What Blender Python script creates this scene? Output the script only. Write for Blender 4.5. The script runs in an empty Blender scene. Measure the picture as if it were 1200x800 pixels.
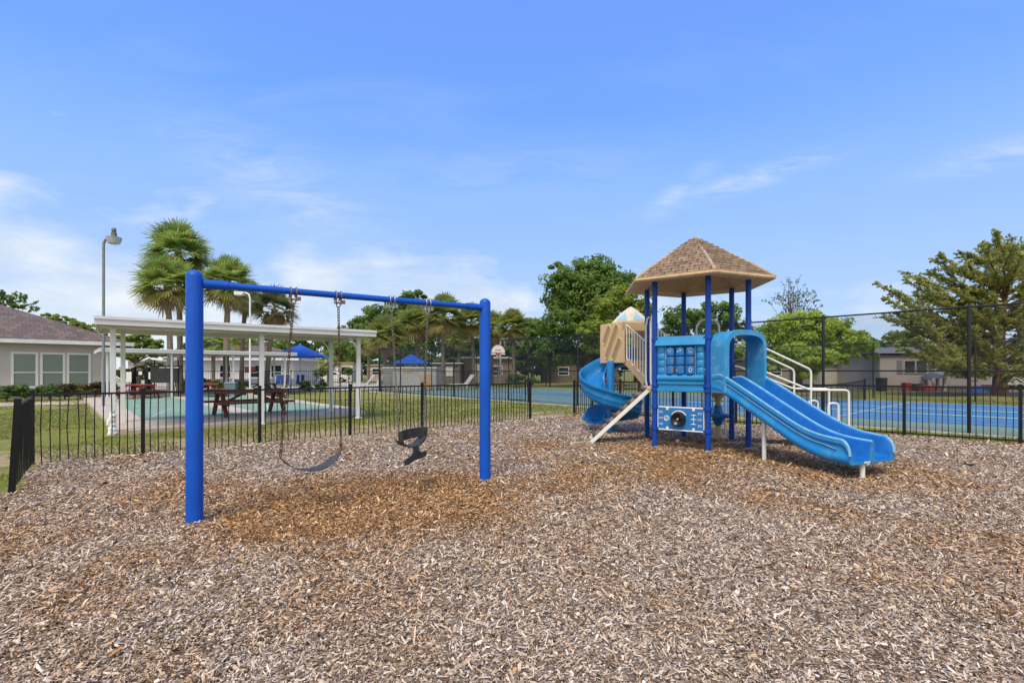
import bpy, math, random
import numpy as np
from mathutils import Vector, Matrix
R = math.radians
rnd = random.Random(7)
col = bpy.context.scene.collection
S = bpy.context.scene

# ------------------------------------------------------------------ camera, world, sun, exposure
F, H, HOR = 580.0, 1.5, 434.4          # focal length in photo pixels, eye height, horizon row
cam = bpy.data.cameras.new("camera"); co = bpy.data.objects.new("camera", cam); col.objects.link(co)
co.location = (0, 0, H); co.rotation_euler = (R(90), 0, 0)
cam.sensor_width = 36; cam.lens = F/1200*36; cam.shift_y = (HOR-400)/1200
cam.clip_start = .05; cam.clip_end = 3000
S.camera = co

SUN_EL, SUN_AZ = 58.0, 198.0          # azimuth measured clockwise from +Y (view direction)
w = bpy.data.worlds.new("World"); S.world = w; w.use_nodes = True
nt = w.node_tree; N = nt.nodes; L = nt.links
bg = N["Background"]; bg.inputs[1].default_value = .10
sky = N.new("ShaderNodeTexSky"); sky.sky_type = 'NISHITA'; sky.sun_disc = False
sky.sun_elevation = R(SUN_EL); sky.sun_rotation = R(SUN_AZ); sky.altitude = 0
sky.air_density = 1.0; sky.dust_density = .6; sky.ozone_density = 2.5
tc = N.new("ShaderNodeTexCoord"); sep = N.new("ShaderNodeSeparateXYZ"); L.new(tc.outputs['Generated'], sep.inputs[0])
def wm(op, a, b=None, clamp=False):
    n = N.new("ShaderNodeMath"); n.operation = op; n.use_clamp = clamp
    for i, x in enumerate((a, b)):
        if x is None: continue
        if isinstance(x, (int, float)): n.inputs[i].default_value = x
        else: L.new(x, n.inputs[i])
    return n.outputs[0]
def wramp(x, stops):
    n = N.new("ShaderNodeValToRGB"); L.new(x, n.inputs[0]); e = n.color_ramp.elements
    while len(e) < len(stops): e.new(.5)
    for q, (p, c) in zip(e, stops):
        q.position = p; q.color = (c, c, c, 1) if not isinstance(c, tuple) else (*c, 1)
    return n.outputs[0]
def wmix(fac, a, b, mode='MIX'):
    n = N.new("ShaderNodeMix"); n.data_type = 'RGBA'; n.blend_type = mode
    if isinstance(fac, (int, float)): n.inputs[0].default_value = fac
    else: L.new(fac, n.inputs[0])
    for i, x in ((6, a), (7, b)):
        if isinstance(x, tuple): n.inputs[i].default_value = (*x, 1)
        else: L.new(x, n.inputs[i])
    return n.outputs[2]
zz = wm('MAXIMUM', sep.outputs[2], 0.0)
den = wm('ADD', zz, .16)
cx = wm('DIVIDE', sep.outputs[0], den); cy = wm('DIVIDE', sep.outputs[1], den)
comb = N.new("ShaderNodeCombineXYZ"); L.new(cx, comb.inputs[0]); L.new(cy, comb.inputs[1])
def wnoise(vec, scale, detail, rough, sc=(1, 1, 1), rot=0, dist=0, loc=(0, 0, 0)):
    m = N.new("ShaderNodeMapping"); m.inputs['Scale'].default_value = sc; m.inputs['Rotation'].default_value = (0, 0, rot)
    m.inputs['Location'].default_value = loc
    L.new(vec, m.inputs[0]); n = N.new("ShaderNodeTexNoise"); L.new(m.outputs[0], n.inputs['Vector'])
    n.inputs['Scale'].default_value = scale; n.inputs['Detail'].default_value = detail
    n.inputs['Roughness'].default_value = rough; n.inputs['Distortion'].default_value = dist
    return n.outputs[0]
# blue of the photographed sky, over the Nishita sky
blue = wramp(zz, [(0.0, (4.9, 6.0, 7.5)), (.14, (3.4, 5.0, 7.7)), (.33, (2.3, 4.15, 7.9)), (.46, (1.40, 3.2, 8.0)), (.62, (1.35, 2.75, 8.0))])
base = wmix(.90, sky.outputs[0], blue)
# thin high wisps + low cumulus near the horizon, heavier on the left
w1 = wnoise(comb.outputs[0], 1.5, 8, .62, (1.0, 2.6, 1), R(-32), .9, (3.1, 1.2, 0))
w2 = wnoise(comb.outputs[0], .7, 3, .5, (1, 1, 1), 0, 0, (.4, 5.3, 0))
wisp = wm('MULTIPLY', wramp(w1, [(.46, 0.0), (.80, 1.0)]), wramp(w2, [(.42, 0.0), (.68, 1.0)]))
wisp = wm('MULTIPLY', wisp, .22)
yy = wm('MAXIMUM', sep.outputs[1], .05); uu = wm('DIVIDE', sep.outputs[0], yy); vv = wm('DIVIDE', sep.outputs[2], yy)
cuv = N.new("ShaderNodeCombineXYZ"); L.new(uu, cuv.inputs[0]); L.new(vv, cuv.inputs[1])
for (u0, v0, a_, sl_, sw_, amp, rt) in ((-.47, .37, -28, .22, .075, .60, 28), (.47, .385, 17, .17, .020, .95, -17), (.33, .355, 38, .07, .020, .95, -38), (1.0, .44, 14, .16, .030, .60, -14), (-.05, .40, 4, .35, .06, .22, 0), (-.30, .20, -12, .35, .05, .30, 12)):
    ca, sa = math.cos(R(a_)), math.sin(R(a_)); du = wm('SUBTRACT', uu, u0); dv_ = wm('SUBTRACT', vv, v0)
    aa = wm('ADD', wm('MULTIPLY', du, ca/sl_), wm('MULTIPLY', dv_, sa/sl_)); bb_ = wm('ADD', wm('MULTIPLY', du, -sa/sw_), wm('MULTIPLY', dv_, ca/sw_))
    r2 = wm('ADD', wm('MULTIPLY', aa, aa), wm('MULTIPLY', bb_, bb_)); gs_ = wm('EXPONENT', wm('MULTIPLY', r2, -1.0))
    fine = wnoise(cuv.outputs[0], 5.0, 8, .66, (1, 5.0, 1), R(rt)*-1*-1, .8, (u0*3, v0*7, 0))
    wisp = wm('MAXIMUM', wisp, wm('MULTIPLY', wm('MULTIPLY', gs_, wramp(fine, [(.36, 0.0), (.72, 1.0)])), amp))
lown = wnoise(tc.outputs['Generated'], 5.5, 7, .58, (1, 1, 2.6), 0, .3, (1.7, .2, .4))
lft = wm('SUBTRACT', .05, wm('MULTIPLY', sep.outputs[0], .26))
lowv = wm('ADD', wm('ADD', lown, lft), wramp(zz, [(.0, .20), (.12, .12), (.22, 0.0), (.40, -.0)]))
lowv = wm('SUBTRACT', lowv, wramp(zz, [(.14, 0.0), (.34, .28), (.5, .6)]))
low = wramp(lowv, [(.53, 0.0), (.86, .90)])
body = wnoise(tc.outputs['Generated'], 9, 5, .6, (1, 1, 2.2), 0, .2, (5, 1, 2))
cloudc = wramp(body, [(.33, (5.1, 5.8, 6.7)), (.62, (6.7, 7.1, 7.5))])
c1 = wmix(wisp, base, (5.6, 6.3, 7.4))
c2 = wmix(low, c1, cloudc)
# unseen white cloud added to the sky behind the camera for neutral fill light
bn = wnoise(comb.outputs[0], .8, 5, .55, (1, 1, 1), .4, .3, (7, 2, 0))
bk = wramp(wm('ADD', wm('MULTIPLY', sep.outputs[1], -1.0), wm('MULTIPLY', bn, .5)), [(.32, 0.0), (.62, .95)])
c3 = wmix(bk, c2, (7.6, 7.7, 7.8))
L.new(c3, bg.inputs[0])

sun = bpy.data.lights.new("sun", 'SUN'); sun.energy = 2.5; sun.angle = R(22); sun.color = (1, .92, .80)
so = bpy.data.objects.new("sun", sun); col.objects.link(so)
az = R(SUN_AZ); el = R(SUN_EL)
sd = Vector((math.sin(az)*math.cos(el), math.cos(az)*math.cos(el), math.sin(el)))
so.rotation_euler = sd.to_track_quat('Z', 'Y').to_euler(); so.location = sd*60
S.view_settings.view_transform = 'Standard'; S.view_settings.look = 'None'
S.view_settings.exposure = 0.42; S.view_settings.gamma = 1
S.render.engine = 'CYCLES'; S.cycles.max_bounces = 6; S.cycles.transparent_max_bounces = 12

# ------------------------------------------------------------------ helpers
def G(px, py, z=0.0):
    d = F*(H-z)/(py-HOR); return Vector(((px-600)/F*d, d, z))
def at(px, Y, z=0.0): return Vector(((px-600)/F*Y, Y, z))
def Z(py, Y): return H-(py-HOR)*Y/F

def tag(o, label=None, cat=None, group=None, kind=None):
    if label: o['label'] = label
    if cat: o['category'] = cat
    if group: o['group'] = group
    if kind: o['kind'] = kind
    return o
def thing(name, loc, label, cat, group=None):
    o = bpy.data.objects.new(name, None); o.empty_display_size = .2; o.location = loc
    col.objects.link(o); return tag(o, label, cat, group)
def base_of(o):
    v = Vector((0, 0, 0))
    while o is not None: v += o.location; o = o.parent
    return v
def copy_tree(o, parent=None):
    c = o.copy(); col.objects.link(c)
    if parent is not None: c.parent = parent
    for ch in list(o.children): copy_tree(ch, c)
    return c
def link_mesh(name, me, mat, parent=None):
    o = bpy.data.objects.new(name, me); col.objects.link(o)
    if mat: me.materials.append(mat)
    if parent is not None: o.parent = parent
    return o

class MB:
    def __init__(s): s.v = []; s.f = []; s.sm = []; s.uv = {}
    def add(s, vs, fs, smooth=False):
        o = len(s.v); s.v += [tuple(x) for x in vs]
        for f in fs: s.f.append(tuple(i+o for i in f)); s.sm.append(smooth)
        return s
    def box(s, c, size, rot=None):
        c = Vector(c); a, b, d = (x/2 for x in size)
        if rot is None: M3 = Matrix.Identity(3)
        elif isinstance(rot, (int, float)): M3 = Matrix.Rotation(rot, 3, 'Z')
        else: M3 = rot
        vs = [c+M3 @ Vector((x*a, y*b, z*d)) for x in (-1, 1) for y in (-1, 1) for z in (-1, 1)]
        return s.add(vs, [(0, 1, 3, 2), (4, 6, 7, 5), (0, 4, 5, 1), (2, 3, 7, 6), (0, 2, 6, 4), (1, 5, 7, 3)])
    def bar(s, p0, p1, wd, ht, up=Vector((0, 0, 1))):
        p0 = Vector(p0); p1 = Vector(p1); d = (p1-p0); l = d.length; d.normalize()
        if abs(d.dot(up)) > .98: up = Vector((0, 1, 0))
        x = d.cross(up).normalized(); z = x.cross(d)
        return s.box((p0+p1)/2, (wd, l, ht), Matrix((x, d, z)).transposed())
    def tube(s, pts, r, n=8, closed=False, caps=True):
        P = [Vector(p) for p in pts]; m = len(P)
        rs = r if isinstance(r, (list, tuple)) else [r]*m
        T = []
        for i in range(m):
            if closed: t = P[(i+1) % m]-P[i-1]
            else: t = P[min(i+1, m-1)]-P[max(i-1, 0)]
            T.append(t.normalized())
        ref = Vector((0, 0, 1)) if abs(T[0].z) < .9 else Vector((1, 0, 0))
        x = T[0].cross(ref).normalized(); vs = []
        for i in range(m):
            x = (x-T[i]*x.dot(T[i]))
            x = x.normalized() if x.length > 1e-6 else T[i].orthogonal().normalized()
            y = T[i].cross(x)
            for k in range(n):
                a = 2*math.pi*k/n; vs.append(P[i]+(x*math.cos(a)+y*math.sin(a))*rs[i])
        fs = []
        for i in range(m if closed else m-1):
            j = (i+1) % m
            for k in range(n):
                q = (k+1) % n; fs.append((i*n+k, i*n+q, j*n+q, j*n+k))
        s.add(vs, fs, True)
        if caps and not closed:
            o = len(s.v)-m*n
            s.f.append(tuple(o+k for k in range(n))[::-1]); s.sm.append(False)
            s.f.append(tuple(o+(m-1)*n+k for k in range(n))); s.sm.append(False)
        return s
    def lathe(s, prof, o=(0, 0, 0), n=16, M3=None):
        o = Vector(o); vs = []
        for r_, z_ in prof:
            for k in range(n):
                a = 2*math.pi*k/n; p = Vector((r_*math.cos(a), r_*math.sin(a), z_))
                vs.append(o+(M3 @ p if M3 else p))
        fs = []
        for i in range(len(prof)-1):
            for k in range(n):
                q = (k+1) % n; fs.append((i*n+k, i*n+q, (i+1)*n+q, (i+1)*n+k))
        return s.add(vs, fs, True)
    def prism(s, poly, fr, n0, n1, smooth=False):
        """poly: (a,b) outline; fr(a, n, b) -> world point; extruded from n0 to n1"""
        m = len(poly)
        vs = [fr(a, n0, b) for a, b in poly]+[fr(a, n1, b) for a, b in poly]
        fs = [tuple(range(m))[::-1], tuple(range(m, 2*m))]
        s.add(vs, fs)
        o = len(s.v)-2*m
        for i in range(m):
            j = (i+1) % m; s.f.append((o+i, o+j, o+m+j, o+m+i)); s.sm.append(smooth)
        return s
    def loft(s, rings, closed=True, smooth=True, caps=True):
        n = len(rings[0]); vs = [p for r_ in rings for p in r_]; fs = []
        for i in range(len(rings)-1):
            for k in range(n if closed else n-1):
                q = (k+1) % n; fs.append((i*n+k, i*n+q, (i+1)*n+q, (i+1)*n+k))
        s.add(vs, fs, smooth)
        if caps and closed:
            o = len(s.v)-len(vs)
            s.f.append(tuple(o+k for k in range(n))[::-1]); s.sm.append(False)
            s.f.append(tuple(o+(len(rings)-1)*n+k for k in range(n))); s.sm.append(False)
        return s
    def build(s, name, mat, parent=None, bevel=0, sharp=38, local=False):
        b = Vector((0, 0, 0)) if (parent is None or local) else base_of(parent)
        me = bpy.data.meshes.new(name)
        me.from_pydata([(x-b.x, y-b.y, z-b.z) for x, y, z in s.v], [], s.f)
        me.polygons.foreach_set('use_smooth', s.sm); me.update()
        try: me.set_sharp_from_angle(angle=R(sharp))
        except Exception: pass
        o = link_mesh(name, me, mat, parent)
        if bevel:
            md = o.modifiers.new('bevel', 'BEVEL'); md.width = bevel; md.segments = 2; md.limit_method = 'ANGLE'; md.angle_limit = R(50)
        return o

# ------------------------------------------------------------------ materials
def nodes_of(name):
    m = bpy.data.materials.new(name); m.use_nodes = True
    return m, m.node_tree, m.node_tree.nodes["Principled BSDF"]
def nd(t, typ, **kw):
    n = t.nodes.new(typ)
    for k, v in kw.items(): setattr(n, k, v)
    return n
def noise(t, vec, scale, detail=5, rough=.55, dist=0):
    n = nd(t, "ShaderNodeTexNoise"); n.inputs['Scale'].default_value = scale; n.inputs['Detail'].default_value = detail
    n.inputs['Roughness'].default_value = rough; n.inputs['Distortion'].default_value = dist
    if vec is not None: t.links.new(vec, n.inputs['Vector'])
    return n
def ramp(t, x, stops, interp='LINEAR'):
    n = nd(t, "ShaderNodeValToRGB"); t.links.new(x, n.inputs[0]); e = n.color_ramp.elements; n.color_ramp.interpolation = interp
    while len(e) < len(stops): e.new(.5)
    for q, (p, c) in zip(e, stops):
        q.position = p; q.color = (*c, 1) if isinstance(c, tuple) else (c, c, c, 1)
    return n.outputs[0]
def mixc(t, fac, a, b, mode='MIX'):
    n = nd(t, "ShaderNodeMix", data_type='RGBA', blend_type=mode)
    if isinstance(fac, (int, float)): n.inputs[0].default_value = fac
    else: t.links.new(fac, n.inputs[0])
    for i, x in ((6, a), (7, b)):
        if isinstance(x, tuple): n.inputs[i].default_value = (*x, 1)
        else: t.links.new(x, n.inputs[i])
    return n.outputs[2]
def objvec(t, scale=(1, 1, 1), rot=(0, 0, 0), out='Object'):
    c = nd(t, "ShaderNodeTexCoord"); m = nd(t, "ShaderNodeMapping")
    m.inputs['Scale'].default_value = scale; m.inputs['Rotation'].default_value = rot
    t.links.new(c.outputs[out], m.inputs[0]); return m.outputs[0]
def bump(t, p, h, strength, dist=.01):
    b = nd(t, "ShaderNodeBump"); b.inputs['Strength'].default_value = strength; b.inputs['Distance'].default_value = dist
    t.links.new(h, b.inputs['Height']); t.links.new(b.outputs[0], p.inputs['Normal'])
MATS = {}
def mat(name, c, rough=.55, var=.12, scale=2.5, c2=None, thr=(.45, .75), metal=0.0, bmp=0.0, bscale=60, stretch=(1, 1, 1), spec=.5, rvar=.1):
    if name in MATS: return MATS[name]
    m, t, p = nodes_of(name); v = objvec(t, stretch)
    n1 = noise(t, v, scale, 6, .6)
    lo = tuple(x*(1-var) for x in c); hi = tuple(min(1, x*(1+var)) for x in c)
    cc = ramp(t, n1.outputs[0], [(.3, lo), (.7, hi)])
    if c2:
        n2 = noise(t, v, scale*1.7+1.3, 7, .68); f = ramp(t, n2.outputs[0], [(thr[0], 0.0), (thr[1], 1.0)])
        cc = mixc(t, f, cc, c2)
    t.links.new(cc, p.inputs['Base Color'])
    n3 = noise(t, v, scale*4, 4)
    t.links.new(ramp(t, n3.outputs[0], [(.3, max(0., rough-rvar)), (.7, min(1., rough+rvar))]), p.inputs['Roughness'])
    p.inputs['Metallic'].default_value = metal; p.inputs['Specular IOR Level'].default_value = spec
    if bmp: bump(t, p, noise(t, v, bscale, 5, .6).outputs[0], bmp)
    MATS[name] = m; return m
post_blue = mat('swing_blue_paint', (.003, .080, .47), .45, .10, 1.5, bmp=.05, bscale=90, spec=.3)
def chipped(m, c, sc=16, lo=.70):
    t = m.node_tree; p = t.nodes['Principled BSDF']; src = p.inputs['Base Color'].links[0].from_socket
    g = noise(t, objvec(t), sc, 6, .7); t.links.new(mixc(t, ramp(t, g.outputs[0], [(lo, 0.0), (lo+.02, .8)]), src, c), p.inputs['Base Color'])
chipped(post_blue, (.10, .13, .20))
deep_blue = mat('play_post_blue', (.005, .058, .34), .42, .12, 2, (.02, .085, .42), (.55, .85), spec=.3)
slide_blue = mat('slide_plastic', (.014, .215, .52), .38, .10, 1.4, (.085, .34, .58), (.50, .82), bmp=.08, bscale=140, spec=.35)
def worn_plastic(m):
    t = m.node_tree; p = t.nodes["Principled BSDF"]; src = p.inputs['Base Color'].links[0].from_socket
    g = noise(t, objvec(t), 9, 9, .75); c = mixc(t, ramp(t, g.outputs[0], [(.58, 0.0), (.78, .55)]), src, (.16, .24, .30))
    sc = noise(t, objvec(t, (60, 3, 3), (.2, .3, -.42)), 1.5, 6, .7); c = mixc(t, ramp(t, sc.outputs[0], [(.63, 0.0), (.72, .45)]), c, (.24, .44, .58))
    t.links.new(c, p.inputs['Base Color'])
worn_plastic(slide_blue)
panel_blue = mat('panel_blue', (.016, .165, .46), .42, .08, 2)
teal_blue = mat('panel_plastic', (.016, .23, .50), .4, .10, 2, (.07, .33, .60), (.55, .85))
cream = mat('cream_coated_steel', (.76, .745, .69), .42, .06, 3)
tan = mat('tan_plastic', (.66, .455, .225), .5, .08, 2, (.72, .54, .32), (.5, .8))
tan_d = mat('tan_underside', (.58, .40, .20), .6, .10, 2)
white_p = mat('white_paint', (.67, .68, .69), .45, .07, 1.8, (.52, .50, .44), (.60, .85), bmp=.04)
white_w = mat('white_mark', (.78, .78, .76), .5, .04, 4)
black_m = mat('black_powder_coat', (.009, .009, .010), .45, .25, 3, (.028, .026, .025), (.62, .8), spec=.35)
rubber = mat('black_rubber', (.022, .022, .024), .62, .2, 6, (.075, .07, .065), (.55, .8), bmp=.1)
rubber_w = mat('worn_grey_rubber', (.04, .04, .041), .6, .2, 9, (.085, .083, .08), (.5, .8), bmp=.1)
rust = mat('rusty_chain_steel', (.095, .042, .024), .8, .35, 22, (.18, .10, .06), (.45, .7), .25, .3)
galv = mat('galvanised_steel', (.38, .39, .40), .45, .2, 12, (.22, .20, .18), (.55, .8), .6)
rustgalv = mat('weathered_clamp', (.30, .24, .20), .6, .3, 30, (.20, .07, .03), (.45, .65), .4)
cleat_m = mat('brown_tread', (.10, .065, .045), .75, .25, 9, (.24, .17, .11), (.55, .8))
petal_b = mat('pale_blue_plastic', (.30, .50, .60), .45, .08, 3)
cone_m = mat('speaker_black', (.010, .010, .011), .35, .2, 4)
greyroof = mat('deck_coating', (.07, .05, .035), .8, .2, 6)
conc = mat('concrete', (.50, .415, .325), .9, .12, .7, (.36, .29, .22), (.5, .8), bmp=.2, bscale=40)
wall_grey = mat('house_stucco', (.55, .505, .50), .9, .05, 1.0, bmp=.2, bscale=60)
wall_white = mat('white_wall', (.62, .62, .60), .85, .06, .8)
wall_grey2 = mat('grey_siding', (.36, .32, .305), .85, .07, .8)
wall_beige = mat('beige_wall', (.50, .46, .40), .85, .08, .8)
darkglass = mat('dark_glass', (.02, .025, .03), .08, .2, 1)
redwood = mat('red_painted_wood', (.26, .045, .025), .6, .22, 5, (.11, .03, .02), (.5, .8), stretch=(1, 1, 1), bmp=.15)
dkredwood = mat('dark_red_wood', (.15, .034, .020), .6, .25, 5, (.08, .022, .015), (.5, .8), bmp=.15)
shade_blue = mat('blue_canvas', (.005, .085, .42), .75, .1, 1.5)
bark = mat('tree_bark', (.12, .09, .065), .95, .3, 4, (.20, .165, .13), (.5, .75), stretch=(1, 1, .25), bmp=.6, bscale=14)
palmbark = mat('palm_trunk', (.20, .155, .11), .95, .22, 3, (.29, .23, .17), (.5, .75), stretch=(.6, .6, 4), bmp=.5, bscale=6)

def leaf_mat(name, trans=.35):
    m, t, p = nodes_of(name); a = nd(t, "ShaderNodeAttribute", attribute_name='Col')
    t.links.new(a.outputs[0], p.inputs['Base Color']); p.inputs['Roughness'].default_value = .55; p.inputs['Specular IOR Level'].default_value = .3
    tr = nd(t, "ShaderNodeBsdfTranslucent"); hs = nd(t, "ShaderNodeHueSaturation"); hs.inputs['Value'].default_value = 1.7; hs.inputs['Hue'].default_value = .485
    t.links.new(a.outputs[0], hs.inputs['Color']); t.links.new(hs.outputs[0], tr.inputs[0])
    mx = nd(t, "ShaderNodeMixShader"); mx.inputs[0].default_value = trans
    t.links.new(p.outputs[0], mx.inputs[1]); t.links.new(tr.outputs[0], mx.inputs[2])
    t.links.new(mx.outputs[0], t.nodes["Material Output"].inputs[0]); return m
leafm = leaf_mat('leaf', .45)
def attr_mat(name, rough=.85):
    m, t, p = nodes_of(name); a = nd(t, "ShaderNodeAttribute", attribute_name='Col')
    t.links.new(a.outputs[0], p.inputs['Base Color']); p.inputs['Roughness'].default_value = rough; p.inputs['Specular IOR Level'].default_value = .25
    return m
chipm = attr_mat('wood_chip', .8)

def np_mesh(name, V, faces_flat, loop_tot, colr=None, smooth=False):
    me = bpy.data.meshes.new(name); nv = len(V); nl = len(faces_flat); nf = len(loop_tot)
    me.vertices.add(nv); me.vertices.foreach_set('co', np.ascontiguousarray(V, dtype=np.float32).ravel())
    me.loops.add(nl); me.loops.foreach_set('vertex_index', np.ascontiguousarray(faces_flat, dtype=np.int32))
    me.polygons.add(nf); ls = np.concatenate([[0], np.cumsum(loop_tot)[:-1]]).astype(np.int32)
    me.polygons.foreach_set('loop_start', ls)
    if smooth: me.polygons.foreach_set('use_smooth', np.ones(nf, bool))
    me.update(calc_edges=True)
    if colr is not None:
        at_ = me.color_attributes.new('Col', 'FLOAT_COLOR', 'POINT')
        c4 = np.ones((nv, 4), np.float32); c4[:, :3] = colr; at_.data.foreach_set('color', c4.ravel())
    return me

# ------------------------------------------------------------------ layout lines
LD = Vector((7.21, 6.456, 0)); 
def Lp(u): return Vector((-6.647, 8.914, 0))+LD*u
CORN = Lp(1.313); FR = Vector((.721, -.693, 0))
def Rp(t): return CORN+FR*t
C0 = Lp(-.148); LEND = Vector((-6.18, 6.10, 0))
CW = Vector((.66, -.751, 0)).normalized(); CN = Vector((.751, .66, 0)).normalized()
def CT(w_, off, z=0): 
    p = Vector((9.5, 13.0, 0))+CW*w_+CN*off; p.z = z; return p

def fbm(x, y, s=1.0, seed=0):
    r = np.random.RandomState(seed); out = 0; a = 1.0
    for o in range(5):
        for k in range(3):
            th = r.uniform(0, 6.28); ph = r.uniform(0, 6.28); f = s*(1.9**o)*r.uniform(.8, 1.2)
            out = out+a*np.sin(f*(x*math.cos(th)+y*math.sin(th))+ph+1.3*np.sin(f*.6*(y*math.cos(th)-x*math.sin(th))+ph*2))
        a *= .6
    return out/4.0
# inside distance to the mulch bed edges (fence lines)
def side(px, py, a, b):
    d = (b-a).normalized(); return d.x*(py-a.y)-d.y*(px-a.x)     # >0 on the left of a->b
def bed_dist(x, y):
    d1 = -side(x, y, C0, CORN)
    d2 = -side(x, y, CORN, Rp(20))
    d3 = side(x, y, C0, LEND)
    d3 = np.where(y < 6.0, np.maximum(d3, 1.0), d3)
    return np.minimum(np.minimum(d1, d2), d3)
def tone(x, y):
    g = 1.25*np.exp(-((x+2.2)**2/3.4+(y-5.35)**2/1.2))+.85*np.exp(-((x+.9)**2/2.2+(y-6.2)**2/1.0))
    g += .62*np.exp(-((x-2.4)**2/8+(y-7.3)**2/1.3))+.5*np.exp(-((x+4.6)**2/1.6+(y-6.6)**2/.5))+.45*np.exp(-((x-5.6)**2/.8+(y-6.6)**2/.5))
    g += .60*np.exp(-((x-3.2)**2/4+(y-9.2)**2/2.0))
    return np.clip(g+.13+.50*fbm(x, y, 1.1, 3)+.34*fbm(x, y, 3.6, 9), 0, 1)
def bed_h(x, y):
    e = np.clip((bed_dist(x, y)+.16+.10*fbm(x, y, 2.5, 5))/.32, 0, 1); e = e*e*(3-2*e)
    h = -.05+.062*e+.012*fbm(x, y, 1.6, 1)+.007*fbm(x, y, 6, 2)
    h = h-.045*np.exp(-((x+2.2)**2/1.0+(y-5.35)**2/.35))-.03*np.exp(-((x+.9)**2/.6+(y-6.2)**2/.3))-.06*np.exp(-((x-5.2)**2/.6+(y-6.8)**2/.35))
    return h

# ------------------------------------------------------------------ ground
def ground_mat():
    m, t, p = nodes_of('grass_ground'); v = objvec(t)
    n1 = noise(t, v, .9, 6, .6); n2 = noise(t, v, 14, 6, .7); n3 = noise(t, v, .28, 5, .6, .5); n4 = noise(t, v, 60, 4, .7)
    g = ramp(t, n2.outputs[0], [(.25, (.085, .105, .020)), (.5, (.20, .215, .042)), (.75, (.33, .31, .085))])
    dry = ramp(t, n4.outputs[0], [(.3, (.30, .215, .115)), (.7, (.50, .385, .25))])
    f = mixc(t, .5, ramp(t, n1.outputs[0], [(.50, 0.0), (.66, .85)]), ramp(t, n3.outputs[0], [(.48, 0.0), (.70, 1.0)]))
    gc = nd(t, "ShaderNodeTexCoord"); dp = nd(t, "ShaderNodeVectorMath", operation='DOT_PRODUCT'); t.links.new(gc.outputs['Object'], dp.inputs[0]); dp.inputs[1].default_value = (-.667, .745, 0)
    off = nd(t, "ShaderNodeMath", operation='SUBTRACT'); t.links.new(dp.outputs['Value'], off.inputs[0]); off.inputs[1].default_value = 11.07
    n5 = noise(t, v, 1.7, 6, .65); wob = nd(t, "ShaderNodeMath", operation='MULTIPLY_ADD'); t.links.new(n5.outputs[0], wob.inputs[0]); wob.inputs[1].default_value = -3.4; t.links.new(off.outputs[0], wob.inputs[2])
    strip = ramp(t, wob.outputs[0], [(.0, 1.0), (.35, 0.0)]); wob2 = ramp(t, off.outputs[0], [(0.0, 0.0), (.02, 1.0)])
    n6 = noise(t, v, 4.5, 7, .7); patch = ramp(t, n6.outputs[0], [(.36, 0.2), (.50, 1.0)])
    f = mixc(t, 1.0, f, mixc(t, 1.0, mixc(t, 1.0, strip, wob2, 'MULTIPLY'), patch, 'MULTIPLY'), 'LIGHTEN')
    c = mixc(t, f, g, dry)
    t.links.new(c, p.inputs['Base Color']); p.inputs['Roughness'].default_value = .95; p.inputs['Specular IOR Level'].default_value = .1
    bump(t, p, n4.outputs[0], .8, .03); return m
from mathutils.geometry import tessellate_polygon
FN = Vector((.667, -.745, 0)); RN = -Vector((.693, .721, 0))
big = [Vector(p) for p in ((-1500, -300, 0), (1500, -300, 0), (1500, 2500, 0), (-1500, 2500, 0))]
fi = (C0-LEND).normalized(); ri = Vector((fi.y, -fi.x, 0)) if fi.x < 0 else Vector((-fi.y, fi.x, 0))
hole = [C0+FN*.25+ri*.25, CORN+FN*.3+RN*.1, Rp(19)+RN*.25, Vector((14, -.5, 0)), Vector((-9, -.5, 0)), Vector((-9, 5.5, 0)), LEND+Vector((-.2, -.4, 0)), LEND+ri*.25]
gv = big+hole; gm = MB(); gm.add(gv, [tuple(t) for t in tessellate_polygon([big, hole])])
tag(gm.build('ground', ground_mat()), kind='structure')

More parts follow.
